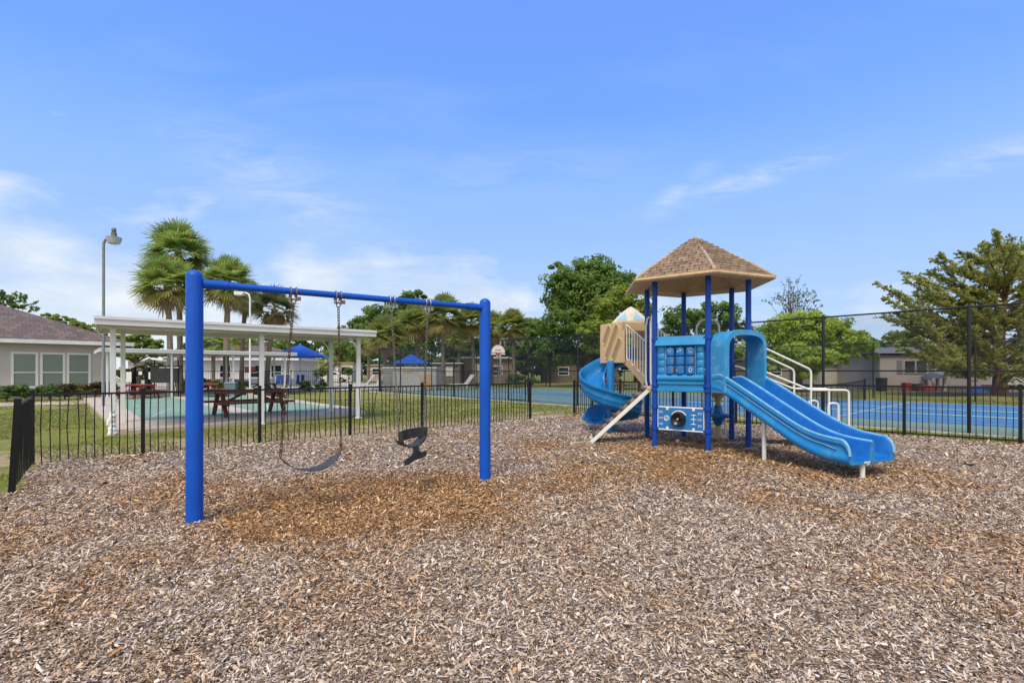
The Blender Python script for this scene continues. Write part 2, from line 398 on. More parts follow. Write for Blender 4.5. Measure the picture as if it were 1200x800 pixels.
def mulch_mat():
    m, t, p = nodes_of('wood_chip_mulch')
    a = nd(t, "ShaderNodeAttribute", attribute_name='Col')       # worn / fresh wood
    cols = []; hs = []
    for sc, rot, st in ((62, .5, (1, 2.6, 1)), (48, -.9, (1, 2.9, 1)), (80, 1.9, (1, 2.3, 1))):
        v = objvec(t, st, (0, 0, rot)); nz = noise(t, v, 7, 2); va = nd(t, "ShaderNodeVectorMath", operation='ADD')
        sc_ = nd(t, "ShaderNodeVectorMath", operation='SCALE'); sc_.inputs[3].default_value = .12; t.links.new(nz.outputs[1], sc_.inputs[0])
        t.links.new(v, va.inputs[0]); t.links.new(sc_.outputs[0], va.inputs[1])
        vo = nd(t, "ShaderNodeTexVoronoi"); vo.inputs['Scale'].default_value = sc; t.links.new(va.outputs[0], vo.inputs['Vector'])
        sp = nd(t, "ShaderNodeSeparateColor"); t.links.new(vo.outputs['Color'], sp.inputs[0]); cols.append(sp); hs.append(vo.outputs['Distance'])
    def pal(x):
        gr = ramp(t, x, [(0, (.05, .034, .022)), (.25, (.17, .127, .09)), (.5, (.34, .27, .205)), (.8, (.48, .41, .34)), (1, (.64, .57, .50))])
        og = ramp(t, x, [(0, (.05, .024, .009)), (.3, (.18, .094, .034)), (.6, (.36, .20, .08)), (.85, (.48, .325, .17)), (1, (.60, .47, .31))])
        return mixc(t, a.outputs[0], gr, og)
    c = mixc(t, ramp(t, cols[0].outputs[1], [(.5, 0.0), (.52, 1.0)], 'LINEAR'), pal(cols[0].outputs[0]), pal(cols[1].outputs[0]))
    c = mixc(t, ramp(t, cols[2].outputs[1], [(.6, 0.0), (.62, 1.0)], 'LINEAR'), c, pal(cols[2].outputs[0]))
    t.links.new(c, p.inputs['Base Color']); p.inputs['Roughness'].default_value = .9; p.inputs['Specular IOR Level'].default_value = .2
    mh = nd(t, "ShaderNodeMath", operation='ADD'); t.links.new(cols[0].outputs[2], mh.inputs[0]); t.links.new(cols[1].outputs[2], mh.inputs[1])
    bump(t, p, mh.outputs[0], .9, .012); return m
def mulch_sheet():
    xs = np.arange(-9.5, 15.0, .1); ys = np.arange(-1.0, 18.2, .1)
    X, Y = np.meshgrid(xs, ys); Hh = bed_h(X, Y); D = bed_dist(X, Y)
    V = np.stack([X, Y, Hh], -1).reshape(-1, 3); nx = len(xs); ny = len(ys)
    keep = (np.maximum(np.maximum(D[:-1, :-1], D[1:, 1:]), np.maximum(D[1:, :-1], D[:-1, 1:])) > -.45)
    J, I = np.nonzero(keep); a = J*nx+I
    q = np.stack([a, a+1, a+1+nx, a+nx], 1)
    T = tone(V[:, 0], V[:, 1])
    me = np_mesh('mulch', V, q.ravel(), np.full(len(q), 4), np.stack([T, T, T], 1), True)
    return link_mesh('mulch_bed', me, mulch_mat())
tag(mulch_sheet(), kind='structure')

def chips():
    rs = np.random.RandomState(11)
    xs, ys, ls = [], [], []
    for d0, d1, n, l in ((1.7, 3.2, 8200, .0205), (3.2, 5.0, 5200, .0235), (5.0, 7.6, 2300, .029), (7.6, 12.5, 760, .036), (12.5, 17.6, 300, .046)):
        hw = 1.18*d1+1.0; m = int(n*2*hw*(d1-d0))
        x = rs.uniform(-hw, hw, m); y = rs.uniform(d0, d1, m)
        k = (np.abs(x) < 1.18*y+1.0) & (bed_dist(x, y) > -.05+.10*rs.normal(size=m))
        xs.append(x[k]); ys.append(y[k]); ls.append(np.full(k.sum(), l))
    x = np.concatenate(xs); y = np.concatenate(ys); l0 = np.concatenate(ls); n = len(x)
    Lh = l0*np.exp(rs.normal(0, .55, n))*.5; big = rs.uniform(size=n) > .988; Lh[big] *= 1.6
    Wh = l0*.18*np.exp(rs.normal(0, .45, n)); Th = Wh*.55
    T = tone(x, y); th = rs.uniform(0, np.pi, n)+.0
    tilt = rs.normal(0, .32, n); roll = rs.normal(0, .5, n)
    z = bed_h(x, y)+.004+np.abs(rs.normal(0, .006, n))+Lh*np.abs(np.sin(tilt))*.8
    ct, st = np.cos(th), np.sin(th); ci, si = np.cos(tilt), np.sin(tilt)
    A = np.stack([ct*ci, st*ci, si], 1); Bv = np.stack([-st, ct, np.zeros(n)], 1); Cv = np.cross(A, Bv)
    cr, sr = np.cos(roll)[:, None], np.sin(roll)[:, None]
    B2 = Bv*cr+Cv*sr; C2 = Cv*cr-Bv*sr
    P = np.stack([x, y, z], 1); a = A*Lh[:, None]; b = B2*Wh[:, None]; c = C2*Th[:, None]
    sk = rs.uniform(.55, 1.0, (n, 4))[:, :, None]
    V = np.stack([P-a*sk[:, 0:1, 0]-b, P-a-0*b+b*sk[:, 1:2, 0], P+a*sk[:, 2:3, 0]+b, P+a-b*sk[:, 3:4, 0], P-a*.8+c, P+a*.8+c], 1)
    fl = np.array([0, 3, 5, 4, 2, 1, 4, 5, 1, 0, 4, 3, 2, 5]); lt = np.array([4, 4, 3, 3])
    faces = (fl[None, :]+(np.arange(n)*6)[:, None]).ravel(); ltot = np.tile(lt, n)
    q = np.clip(rs.beta(1.25, 1.6, n), 0, 1)
    gs = np.array([(.040, .026, .017), (.21, .150, .105), (.46, .365, .28), (.60, .515, .43), (.74, .67, .59)])*np.array((1.13, 1.10, 1.05))
    os_ = np.array([(.05, .020, .006), (.20, .088, .025), (.40, .195, .062), (.58, .335, .135), (.72, .52, .30)])*1.0
    kk = np.linspace(0, 1, 5)
    g = np.stack([np.interp(q, kk, gs[:, i]) for i in range(3)], 1); o = np.stack([np.interp(q, kk, os_[:, i]) for i in range(3)], 1)
    f = np.clip(T+rs.normal(0, .28, n), 0, 1)[:, None]
    C = g*(1-f)+o*f
    C = np.repeat(C, 6, 0)
    me = np_mesh('wood_chips', V.reshape(-1, 3), faces, ltot, C)
    o = link_mesh('wood_chips', me, chipm); print('chips', n)
    tag(o, 'loose grey and brown wood chips covering the playground ground', 'wood chips', kind='stuff')
chips()

def grass():
    rs = np.random.RandomState(5); m = 150000
    d = rs.uniform(6, 26, m)**1.0; x = rs.uniform(-1.15, 1.15, m)*d; y = d
    D = bed_dist(x, y); ok = (D < rs.normal(-.12, .16, m))
    # keep off the slab and the court
    sx = (x+9.3)*.745+(y-11.4)*.667; sn = -(x+9.3)*.667+(y-11.4)*.745
    ok &= ~((sx > -.1) & (sx < 7.6) & (sn > -.25+0) & (sn < 20))
    cwn = (x-9.5)*.751+(y-13)*.66; ok &= ~((cwn > .15) & (cwn < 14.2))
    ok &= fbm(x, y, .9, 21)+.5*fbm(x, y, 3, 22) < .40+np.clip((-.667*x+.745*y-11.07-1.6)*.5, -.6, 0)
    x, y = x[ok], y[ok]; n = len(x); h = rs.uniform(.025, .075, n); wd = rs.uniform(.004, .009, n)*(1+y/14)
    th = rs.uniform(0, 6.28, n); ln = rs.normal(0, .5, (n, 2))*h[:, None]
    V = np.zeros((n, 3, 3)); V[:, 0] = np.stack([x-np.cos(th)*wd, y-np.sin(th)*wd, 0*x-.005], 1); V[:, 1] = np.stack([x+np.cos(th)*wd, y+np.sin(th)*wd, 0*x-.005], 1)
    V[:, 2] = np.stack([x+ln[:, 0], y+ln[:, 1], h], 1)
    q = rs.uniform(size=(n, 1))**1.2; C = np.array((.11, .145, .025))*(1-q)+np.array((.32, .31, .095))*q
    me = np_mesh('grass', V.reshape(-1, 3), np.arange(n*3), np.full(n, 3), np.repeat(C, 3, 0))
    tag(link_mesh('grass_blades', me, leafm), 'patchy green grass with dry spots beyond the black fence', 'grass', kind='stuff')
grass()

# ------------------------------------------------------------------ paving, courts
def sheet(name, pts, z, m, th=None):
    b = MB()
    if th is None: b.add([(p[0], p[1], z) for p in pts], [tuple(range(len(pts)))])
    else:
        n = len(pts); b.prism([(p[0], p[1]) for p in pts], lambda a, nn, c: Vector((a, c, nn)), -.05, z)
    return tag(b.build(name, m), kind='structure')
A0 = Vector((-9.2, 11.55, 0)); SD = Vector((.745, .667, 0)).normalized(); SN = Vector((-.667, .745, 0)).normalized()
SD0 = Vector((.66, .751, 0)).normalized()
def sl(a, n): return A0+SD*a+SN*n
sheet('concrete_slab', [A0, Vector((-5.0, 16.9, 0)), sl(7.3, 3.0), sl(7.6, 21), sl(-.3, 21)], .09, conc, 1)
def court_mat(name, c, c2):
    return mat(name, c, .75, .10, .5, c2, (.45, .75), bmp=.1, bscale=80)
sg = court_mat('green_court_paint', (.19, .31, .205), (.28, .38, .28))
teal = court_mat('teal_court_paint', (.115, .205, .18), (.18, .26, .23))
cblue = court_mat('blue_court_paint', (.040, .180, .38), (.085, .245, .42))
cgreen = court_mat('sage_court_paint', (.20, .29, .20), (.25, .33, .24))
line = mat('court_line_paint', (.60, .62, .60), .7, .08, 3)
line_g = mat('pale_green_line_paint', (.36, .46, .30), .7, .08, 3)
for a0, a1 in ((.75, 3.3), (4.0, 6.7)):
    sheet('shuffleboard_court', [sl(a0, 2.9), sl(a1, 2.9), sl(a1, 18.5), sl(a0, 18.5)], .094, sg)
    am = (a0+a1)/2
    for n0 in (3.9, 5.6, 7.3, 13.2, 15.2, 17.0):
        sheet('court_line', [sl(a0+.15, n0), sl(a1-.15, n0), sl(a1-.15, n0+.04), sl(a0+.15, n0+.04)], .098, line)
    for s_ in (-1, 1):
        for (na, nb) in ((3.9, 7.3), (17.0, 13.2)):
            p0 = sl(am+s_*1.0, na); p1 = sl(am+s_*.1, nb); dx = SD*.04
            sheet('court_line', [p0, p0+dx, p1+dx, p1], .1005 if s_ > 0 else .1025, line)
# the long court behind the chain link fence
def ctp(w0, w1, o0, o1): return [CT(w0, o0), CT(w1, o0), CT(w1, o1), CT(w0, o1)]
sheet('court_surround', ctp(-30, 14, .25, 14.3), .012, cgreen)
sheet('court_teal', ctp(-29.5, -9.0, .7, 14.0), .016, teal)
sheet('court_blue', ctp(-9.0, 14, 2.7, 13.9), .016, cblue)
sheet('court_blue_strip', ctp(-24, -9.3, 6.0, 8.2), .020, court_mat('worn_blue_paint', (.055, .17, .30), (.10, .22, .30)))
sheet('court_kerb', ctp(-30, 14, -.06, .25), .04, mat('pale_kerb', (.50, .48, .40), .85), 1)
for o0 in (6.15, 9.35): sheet('court_line', ctp(-8.9, 14, o0, o0+.42), .020, line_g)
for o0 in (3.3, 4.6, 11.0, 13.1): sheet('court_line', ctp(-8.9, 14, o0, o0+.06), .024, line)
for w0 in (-1.65, -5.5, 6.3): sheet('court_line', ctp(w0, w0+.07, 3.0, 13.6), .028, line)
for w0 in (-12, -20): sheet('court_line', ctp(w0, w0+.07, 1.5, 13), .024, line)
for o0 in (2.0, 12.2): sheet('court_line', ctp(-28, -9.4, o0, o0+.06), .028, line)
# paths
sheet('garden_path', [G(-60, 474), G(52, 471), G(130, 469.5), G(130, 472), G(66, 475), G(66, 474.5), G(-60, 478)], .02, conc)
sheet('pool_deck', [at(120, 33), at(455, 38.5), at(520, 43), at(520, 62), at(60, 62)], .02, mat('pool_concrete', (.48, .45, .41), .9))
pts = [G(962, 455), G(1000, 455.5), G(1022, 452), G(1034, 449), G(1040, 449), G(1030, 452.5), G(1004, 457), G(962, 456.4)]
sheet('driveway_path', pts, .02, conc)
dirt = mat('bare_dirt', (.17, .115, .075), .95, .25, 1.2, (.26, .19, .12), (.5, .75), bmp=.3)
sheet('bare_dirt', [G(1075, 459), G(1110, 461), G(1160, 464), G(1260, 467), G(1260, 452), G(1070, 454)], .012, dirt)

# ------------------------------------------------------------------ swing frame
BA, BB = Vector((-3.143, 4.90, 0)), Vector((-.372, 6.818, 0))
bd = (BB-BA).normalized(); bn = Vector((-bd.y, bd.x, 0))
ZB = 2.368
def beam_at(px):
    k = (px-600)/F; t = (k*BA.y-BA.x)/((BB.x-BA.x)-k*(BB.y-BA.y)); p = BA+(BB-BA)*t; p.z = ZB; return p
sw = thing('swing_frame', (BA+BB)/2, 'blue two post swing set frame standing in the wood chips', 'swing set')
for P in (BA, BB):
    b = MB(); prof = [(.076, -.3), (.076, 2.43)]+[(.076*math.cos(a), 2.43+.066*math.sin(a)) for a in [R(x) for x in (15, 30, 45, 60, 75, 89)]]
    b.lathe(prof, P, 32); b.build('post', post_blue, sw)
b = MB(); p0 = BA+bd*.07; p1 = BB-bd*.07; p0.z = p1.z = ZB; b.tube([p0, p1], .0365, 16)
for p, s_ in ((p0, 1), (p1, -1)): b.tube([p, p+bd*s_*.22], .047, 16)
b.build('beam', post_blue, sw)
HP = [beam_at(x) for x in (344, 396.6, 459, 501)]
for i, P in enumerate(HP):
    b = MB(); m_ = rustgalv if i < 2 else galv
    for s_ in (-1, 1):
        c = P+bd*s_*.028
        b.tube([c+(bn*math.cos(a)+Vector((0, 0, 1))*math.sin(a))*.044 for a in np.linspace(0, 2*math.pi, 17)[:-1]], .0085, 6, True)
        b.bar(c+Vector((0, 0, -.04)), c+Vector((0, 0, -.105)), .012, .03)
        b.tube([c+bn*.04+Vector((0, 0, -.03)), c+bn*.07+Vector((0, 0, -.045))], .011, 6)
    b.tube([P-bd*.05+Vector((0, 0, -.085)), P+bd*.05+Vector((0, 0, -.085))], .010, 8)
    b.box(P+bd*.06+Vector((0, 0, -.075)), (.03, .03, .04), .6)
    b.tube([P+Vector((0, 0, -.085))+(bn*.0+Vector((math.cos(a)*.02, 0, math.sin(a)*.03-.03))) for a in np.linspace(0, 2*math.pi, 11)[:-1]], .006, 6, True)
    b.build('swing_hanger', m_, sw)
def chain(b, p0, p1, L_=.042, rad=.0043, wd=.0125):
    p0 = Vector(p0); p1 = Vector(p1); d = (p1-p0); n = max(2, int(d.length/(L_*.74))); dn = d.normalized()
    x = dn.cross(Vector((.3, 1, .1))).normalized(); y = dn.cross(x)
    for i in range(n):
        c = p0+d*((i+.5)/n); s_ = x if i % 2 else y; o = dn*(L_/2-wd)
        pts = [c+o+(dn*math.sin(a)+s_*math.cos(a))*wd for a in np.linspace(0, math.pi, 5)]+[c-o+(-dn*math.sin(a)-s_*math.cos(a))*wd for a in np.linspace(0, math.pi, 5)]
        b.tube(pts, rad, 5, True)
# belt swing
q0 = at(340, 5.62, 0); q1 = at(399.5, 5.92, 0)
e0 = Vector((q0.x, HP[0].y-.03, Z(537, HP[0].y))); e1 = Vector((at(399.5, HP[1].y-.03).x, HP[1].y-.03, Z(529, HP[1].y)))
bs = thing('belt_swing', (e0+e1)/2, 'sagging black rubber belt swing seat on rusty brown chains', 'swing')
for P, e in ((HP[0], e0), (HP[1], e1)):
    b = MB(); chain(b, P+Vector((0, 0, -.135)), e+Vector((0, 0, .07))); b.build('chain', rust, bs)
    b = MB(); b.tube([e+Vector((0, 0, .075)), e+Vector((.012, 0, .04)), e+Vector((0, 0, .0)), e+Vector((-.012, 0, .04))], .006, 6, True)
    b.bar(e+Vector((0, 0, .10)), e+Vector((0, 0, .06)), .03, .012); b.build('shackle', rust, bs)
b = MB(); rings = []; sn = Vector((-(e1-e0).y, (e1-e0).x, 0)).normalized()
for i in range(25):
    t = i/24; c = e0.lerp(e1, t); u = 2*t-1; sag = .155*(1-abs(u)**2.2); c.z -= sag
    wd = .022+.042*min(1, (1-abs(u))*4); tw = -.38+1.05*t
    s_ = (sn*math.cos(tw)+Vector((0, 0, 1))*math.sin(tw)).normalized(); up = Vector((0, 0, 1))*.004
    rings.append([c-s_*wd-up, c+s_*wd-up, c+s_*wd+up, c-s_*wd+up])
b.loft(rings, smooth=False); b.build('seat', rubber_w, bs)
# toddler swing, strap unfastened
tL = at(466, 6.02); tR = at(495, 6.36); tL.z = Z(505, 6.1)+.0; tR.z = Z(500, 6.3)
tc_ = (tL+tR)/2; td = Vector((tR.x-tL.x, tR.y-tL.y, 0)).normalized(); tn = Vector((td.y, -td.x, 0))     # tn towards the camera
ts = thing('toddler_swing', tc_, 'black half bucket toddler swing with dangling strap on grey chains', 'swing')
W_ = (tR-tL).length/2
def tp(u, n, z): return tc_+td*u+tn*n+Vector((0, 0, z+(tR.z-tL.z)/(2*W_)*u))
b = MB()
rings = []
for i in range(21):                                   # back band wraps round the sides
    a = math.pi*(-.04+1.08*i/20); u = -math.cos(a)*W_; n_ = -math.sin(a)*.085+.05
    rings.append([tp(u, n_, -.125), tp(u*.94, n_+.012, -.125), tp(u*.94, n_+.012, .0), tp(u, n_, .0)])
b.loft(rings, smooth=True); b.build('backrest', rubber, ts, bevel=.003)
b = MB(); rings = []
for i in range(15):                                   # seat sling under the child
    t = i/14; u = -W_*.96+1.92*W_*t; z_ = -.11-.10*math.sin(math.pi*t)**.5
    rings.append([tp(u, -.05, z_), tp(u, .09, z_-.012), tp(u, .09, z_+.004), tp(u, -.05, z_+.01)])
b.loft(rings, smooth=True); b.build('seat', rubber_w, ts, bevel=.002)
for s_ in (-1, 1):
    b = MB()
    b.loft([[tp(s_*W_*.98, .10, .0), tp(s_*W_*.98, .0, .0), tp(s_*W_*.95, .0, .0), tp(s_*W_*.95, .10, .0)],
            [tp(s_*W_*.96, .09, -.13), tp(s_*W_*.96, .01, -.13), tp(s_*W_*.92, .01, -.13), tp(s_*W_*.92, .09, -.13)],
            [tp(s_*W_*.45, .09, -.20), tp(s_*W_*.45, .02, -.20), tp(s_*W_*.42, .02, -.195), tp(s_*W_*.42, .09, -.195)]], smooth=False)
    b.build('side_strap', rubber, ts)
b = MB()
b.loft([[tp(-.05, .09, -.20), tp(.05, .09, -.20), tp(.05, .10, -.20), tp(-.05, .10, -.20)], [tp(-.045, .10, -.29), tp(.045, .10, -.29), tp(.045, .11, -.29), tp(-.045, .11, -.29)],
        [tp(-.05, .10, -.33), tp(.05, .10, -.33), tp(.05, .115, -.33), tp(-.05, .115, -.33)]], smooth=False)
po = [(-.19, -.40), (-.19, -.345), (-.165, -.335), (-.09, -.305), (-.05, -.270), (.05, -.270), (.09, -.295), (.17, -.300), (.165, -.355), (.10, -.368), (.02, -.368), (-.06, -.375), (-.13, -.40)]
b.prism(po, lambda a, n_, z_: tp(a, n_, z_), .098, .116); b.build('front_strap', rubber, ts)
for P, e, s_ in ((HP[2], tp(-W_, .02, 0), -1), (HP[3], tp(W_, .02, 0), 1)):
    b = MB(); chain(b, P+Vector((0, 0, -.135)), e+Vector((0, 0, .01)), .040, .0038, .0115); b.build('chain', mat('weathered_chain', (.17, .16, .15), .55, .3, 14, (.12, .07, .04), (.55, .75), .5), ts)

# ------------------------------------------------------------------ play structure
PC = Vector((3.768, 10.207, 0)); PR = 1.02
def hv(k, r=PR, z=0): a = R(-97+60*k); return PC+Vector((math.cos(a)*r, math.sin(a)*r, z))
play = thing('play_structure', PC, 'blue and tan playground climber with shingled hexagonal roof and two slides', 'play structure')
def edge(i, j, r=PR):
    a = hv(i, r); b_ = hv(j, r); o = (a+b_)/2; u = (b_-a).normalized(); n = (o-PC); n.z = 0; n.normalize()
    return lambda uu, nn, zz_: o+u*uu+n*nn+Vector((0, 0, zz_))
DZ = 1.20
for k in range(6):
    b = MB(); P = hv(k); b.lathe([(.052, -.3), (.052, 3.26)], P, 20); po_ = b.build('post', deep_blue, play)
    for z_ in ([1.13, 1.21, 2.12] + ([.79, .37] if k in (0, 5) else [])):
        c = MB(); c.lathe([(.053, -.035), (.066, -.03), (.068, 0), (.066, .03), (.053, .035)], P+Vector((0, 0, z_)), 20)
        d_ = (PC-P).normalized(); t_ = Vector((-d_.y, d_.x, 0)); c.box(P+t_*.07+Vector((0, 0, z_)), (.03, .035, .05), math.atan2(t_.y, t_.x)); c.box(P-t_*.07+Vector((0, 0, z_)), (.03, .035, .05), math.atan2(t_.y, t_.x))
        c.build('clamp', deep_blue, po_)
# roof -------------------------------------------------------------
def shingle_mat():
    m, t, p = nodes_of('moulded_shingle'); uv = nd(t, "ShaderNodeTexCoord").outputs['UV']
    br = nd(t, "ShaderNodeTexBrick"); t.links.new(uv, br.inputs['Vector'])
    for k, v in (('Scale', 1.0), ('Mortar Size', .012), ('Mortar Smooth', .6), ('Bias', 0.), ('Brick Width', .21), ('Row Height', .098)): br.inputs[k].default_value = v
    br.inputs['Color1'].default_value = (.31, .215, .135, 1); br.inputs['Color2'].default_value = (.42, .30, .195, 1); br.inputs['Mortar'].default_value = (.10, .062, .038, 1)
    n = noise(t, objvec(t, (1, 1, 1.6)), 4.2, 8, .74); f = ramp(t, n.outputs[0], [(.42, 0.0), (.62, .9)])
    c = mixc(t, f, br.outputs[0], (.165, .10, .062))
    nl = noise(t, objvec(t, (1, 1, 2)), 2.3, 7, .7); c = mixc(t, ramp(t, nl.outputs[0], [(.55, 0.0), (.75, .5)]), c, (.46, .37, .28))
    v2 = nd(t, "ShaderNodeMapping"); v2.inputs['Scale'].default_value = (45, 3, 1); t.links.new(uv, v2.inputs[0])
    g = noise(t, v2.outputs[0], 1, 4, .7); c = mixc(t, .55, c, mixc(t, g.outputs[0], (.30, .28, .26), (1.5, 1.5, 1.5)), 'MULTIPLY')
    t.links.new(c, p.inputs['Base Color']); p.inputs['Roughness'].default_value = .85
    mh = nd(t, "ShaderNodeMath", operation='ADD'); t.links.new(br.outputs[1], mh.inputs[0]); mh.use_clamp = False
    mm = nd(t, "ShaderNodeMath", operation='MULTIPLY'); mm.inputs[1].default_value = -1.0; t.links.new(mh.outputs[0], mm.inputs[0])
    m3 = nd(t, "ShaderNodeMath", operation='ADD'); t.links.new(mm.outputs[0], m3.inputs[0]); t.links.new(g.outputs[0], m3.inputs[1])
    bump(t, p, m3.outputs[0], .9, .02); return m
RR, EZ, AZ_ = 1.47, 3.20, 4.235
roofo = None
vs, fs, uvs = [], [], []
NR = 14; NS = 22; rr_ = random.Random(3)
for k in range(6):
    a0 = R(-97+60*k); a1 = R(-97+60*(k+1))
    d0 = Vector((math.cos(a0), math.sin(a0), 0)); d1 = Vector((math.cos(a1), math.sin(a1), 0))
    for i in range(NR):
        t0 = i/NR; t1 = (i+1)/NR+.012
        r0 = RR*(.035+.965*t0); r1 = RR*(.035+.965*min(t1, 1.0))
        def zt(t): return AZ_-.02-(AZ_-EZ-.10)*(t**1.06)
        ra, rb = r0, r1; za = zt(t0)+.004; zb = zt(t1)+.030
        ns = max(2, int(NS*r1/RR))
        for s_ in range(ns):
            f0 = s_/ns; f1 = (s_+1)/ns; jz = rr_.uniform(-.007, .010); jr = rr_.uniform(-.010, .012)
            pA = (d0*(1-f0)+d1*f0); pB = (d0*(1-f1)+d1*f1)
            o = len(vs)
            P = [PC+pA*ra+Vector((0, 0, za)), PC+pB*ra+Vector((0, 0, za)), PC+pB*(rb+jr)+Vector((0, 0, zb+jz-jr*.7)), PC+pA*(rb+jr)+Vector((0, 0, zb+jz-jr*.7)),
                 PC+pB*(rb+jr)+Vector((0, 0, zb+jz-jr*.7-.034)), PC+pA*(rb+jr)+Vector((0, 0, zb+jz-jr*.7-.034))]
            vs += P
            fs += [(o, o+3, o+2, o+1), (o+3, o+5, o+4, o+2), (o, o+5, o+3), (o+1, o+2, o+4)]
            W0 = r0*.98; W1 = r1*.98; V0 = t0*1.38; V1 = t1*1.38
            q = [((f0-.5)*W0+k*3, -V0), ((f1-.5)*W0+k*3, -V0), ((f1-.5)*W1+k*3, -V1), ((f0-.5)*W1+k*3, -V1)]
            uvs += [q[0], q[3], q[2], q[1], q[3], q[3], q[2], q[2], q[0], q[3], q[3], q[1], q[2], q[2]]
b_ = base_of(play); me = bpy.data.meshes.new('roof'); me.from_pydata([tuple(v-b_) for v in vs], [], fs)
ul = me.uv_layers.new(name='UVMap'); ul.data.foreach_set('uv', np.array(uvs, np.float32).ravel()); me.update()
roofo = link_mesh('roof', me, shingle_mat(), play)
b = MB()
for k in range(6):
    e0_ = hv(k, RR*1.012, EZ+.075); ap = PC+Vector((0, 0, AZ_-.005)); md = e0_.lerp(ap, .45)+Vector((0, 0, .022))
    b.tube([e0_, e0_.lerp(ap, .2)+Vector((0, 0, .018)), md, ap], [.032, .032, .030, .028], 8)
b.lathe([(.075, -.06), (.055, .01), (.02, .035), (.001, .038)], PC+Vector((0, 0, AZ_-.01)), 12); b.build('ridge_cap', mat('tan_ridge', (.42, .31, .19), .7, .2, 8, (.24, .17, .11), (.5, .75), bmp=.3), roofo)
b = MB()
hexr = lambda r_, z_: [hv(k, r_, z_) for k in range(6)]
b.loft([hexr(RR*.985, EZ+.10), hexr(RR*1.02, EZ+.09), hexr(RR*1.025, EZ+.05), hexr(RR*1.01, EZ+.025), hexr(RR*.93, EZ+.025), hexr(RR*.90, EZ+.04), hexr(RR*.72, EZ+.06), hexr(RR*.70, EZ+.10), hexr(.06, AZ_-.14)], smooth=False, caps=False)
b.build('eave_rim', mat('tan_eave', (.58, .40, .21), .65, .14, 5, (.30, .21, .13), (.52, .8), stretch=(1, 1, .6)), roofo)
# deck --------------------------------------------------------------
b = MB(); b.loft([hexr(PR*.97, DZ-.05), hexr(PR*.97, DZ)], smooth=False); b.build('deck', greyroof, play, bevel=.008)
# hood over the double slide -----------------------------------------
eS = edge(0, 1)
def arch(hw, z0, zs, zt_, n=14):
    return [(-hw, z0)]+[(-hw*math.cos(a)**.6 if math.cos(a) > 0 else hw*abs(math.cos(a))**.6, zs+(zt_-zs)*math.sin(a)**.65) for a in np.linspace(0, math.pi, n)]+[(hw, z0)]
b = MB(); rings = []
for n_, gr in ((.03, 0), (.30, .0), (.39, .012), (.42, .0)):
    oo = arch(.50+gr, 1.10, 1.88, 2.24+gr); ii = arch(.43, 1.10, 1.86, 2.155)
    rings.append([eS(u, n_, z_) for u, z_ in oo]+[eS(u, n_, z_) for u, z_ in ii[::-1]])
b.loft(rings, smooth=True); b.build('slide_hood', mat('hood_plastic', (.030, .26, .52), .45, .12, 2, (.20, .43, .58), (.52, .74)), play, sharp=50)
for u in (-.47, .47): b = MB(); b.box(eS(u, .02, 1.12), (.06, .05, .10), R(-67)); b.build('hood_bracket', cream, play)
b = MB(); b.tube([eS(-.40, .12, 1.30), eS(-.36, .16, 1.30), eS(-.30, .16, 1.24)], .012, 6); b.build('bent_strap', cream, play)
# double slide ---------------------------------------------------------
def slide_z(t):
    pts = [(0, 1.17), (.05, 1.155), (.12, 1.09), (.3, .86), (.5, .60), (.66, .395), (.76, .295), (.85, .25), (.92, .235), (1.0, .225)]
    for (a, za), (c, zc) in zip(pts, pts[1:]):
        if t <= c:
            f = (t-a)/(c-a); return za+(zc-za)*f
    return pts[-1][1]
def slz(t):                                            # smoothed
    return sum(slide_z(min(1, max(0, t+d*.045)))*k for d, k in ((-1.5, 1), (-1, 2), (0, 3), (1, 2), (1.5, 1)))/9
SL = 2.47; b = MB(); rings = []; NT = 40
TS = [i/NT*.95 for i in range(NT)]+[.95, .962, .973, .982, .989, .994, .998, 1.0]
rimL, rimM, rimR, grv = [], [], [], []
for t in TS:
    n_ = .10+t*SL; z_ = slz(t)
    hh = .30*min(1, .80+t*3); e = max(0, (t-.95)/.05); q_ = .30+.70*math.sqrt(max(0, 1-e*e)); hw_ = hh*q_; dv = .27*min(1, .75+t*3)**q_
    W = .49
    top = [(-W-.02, hw_-.03), (-W-.005, hw_), (-W+.02, hw_), (-W+.04, hw_-.03), (-W+.055, .06), (-W+.09, .012), (-.26, 0.), (-.09, .012), (-.055, .05), (-.042, dv-.02), (-.026, dv), (.026, dv), (.042, dv-.02), (.055, .05), (.09, .012), (.26, 0.), (W-.09, .012), (W-.055, .06), (W-.04, hw_-.03), (W-.02, hw_), (W+.005, hw_), (W+.02, hw_-.03)]
    bot = [(W+.02, hw_-.055), (W-.005, hw_-.065), (W-.005, .10), (W+.012, .085), (W+.012, .0), (W-.02, -.035), (.08, -.035), (.0, -.033), (-.08, -.035), (-W+.02, -.035), (-W-.012, .0), (-W-.012, .085), (-W+.005, .10), (-W+.005, hw_-.065), (-W-.02, hw_-.055)]
    rings.append([eS(u, n_, z_+h_) for u, h_ in top+bot])
    rimL.append(eS(-W, n_, z_+hw_)); rimM.append(eS(0, n_, z_+dv)); rimR.append(eS(W, n_, z_+hw_))
    if .02 < t < .93: grv.append(eS(-W-.006, n_, z_+max(.04, hw_*.62)-.03*max(0, (t-.86)/.07)))
nring = len(rings[0]); b.loft(rings, smooth=True); sl_ = b.build('double_slide', slide_blue, play, sharp=60)
lane_blue = mat('slide_lane', (.008, .125, .43), .34, .10, 1.4, (.02, .19, .50), (.50, .82), spec=.35); worn_plastic(lane_blue)
sl_.data.materials.append(lane_blue)
mi = np.zeros(len(sl_.data.polygons), np.int32); kk_ = np.arange(nring*(len(rings)-1)) % nring
mi[:len(kk_)] = ((kk_ >= 2) & (kk_ <= 18)).astype(np.int32); sl_.data.polygons.foreach_set('material_index', mi)
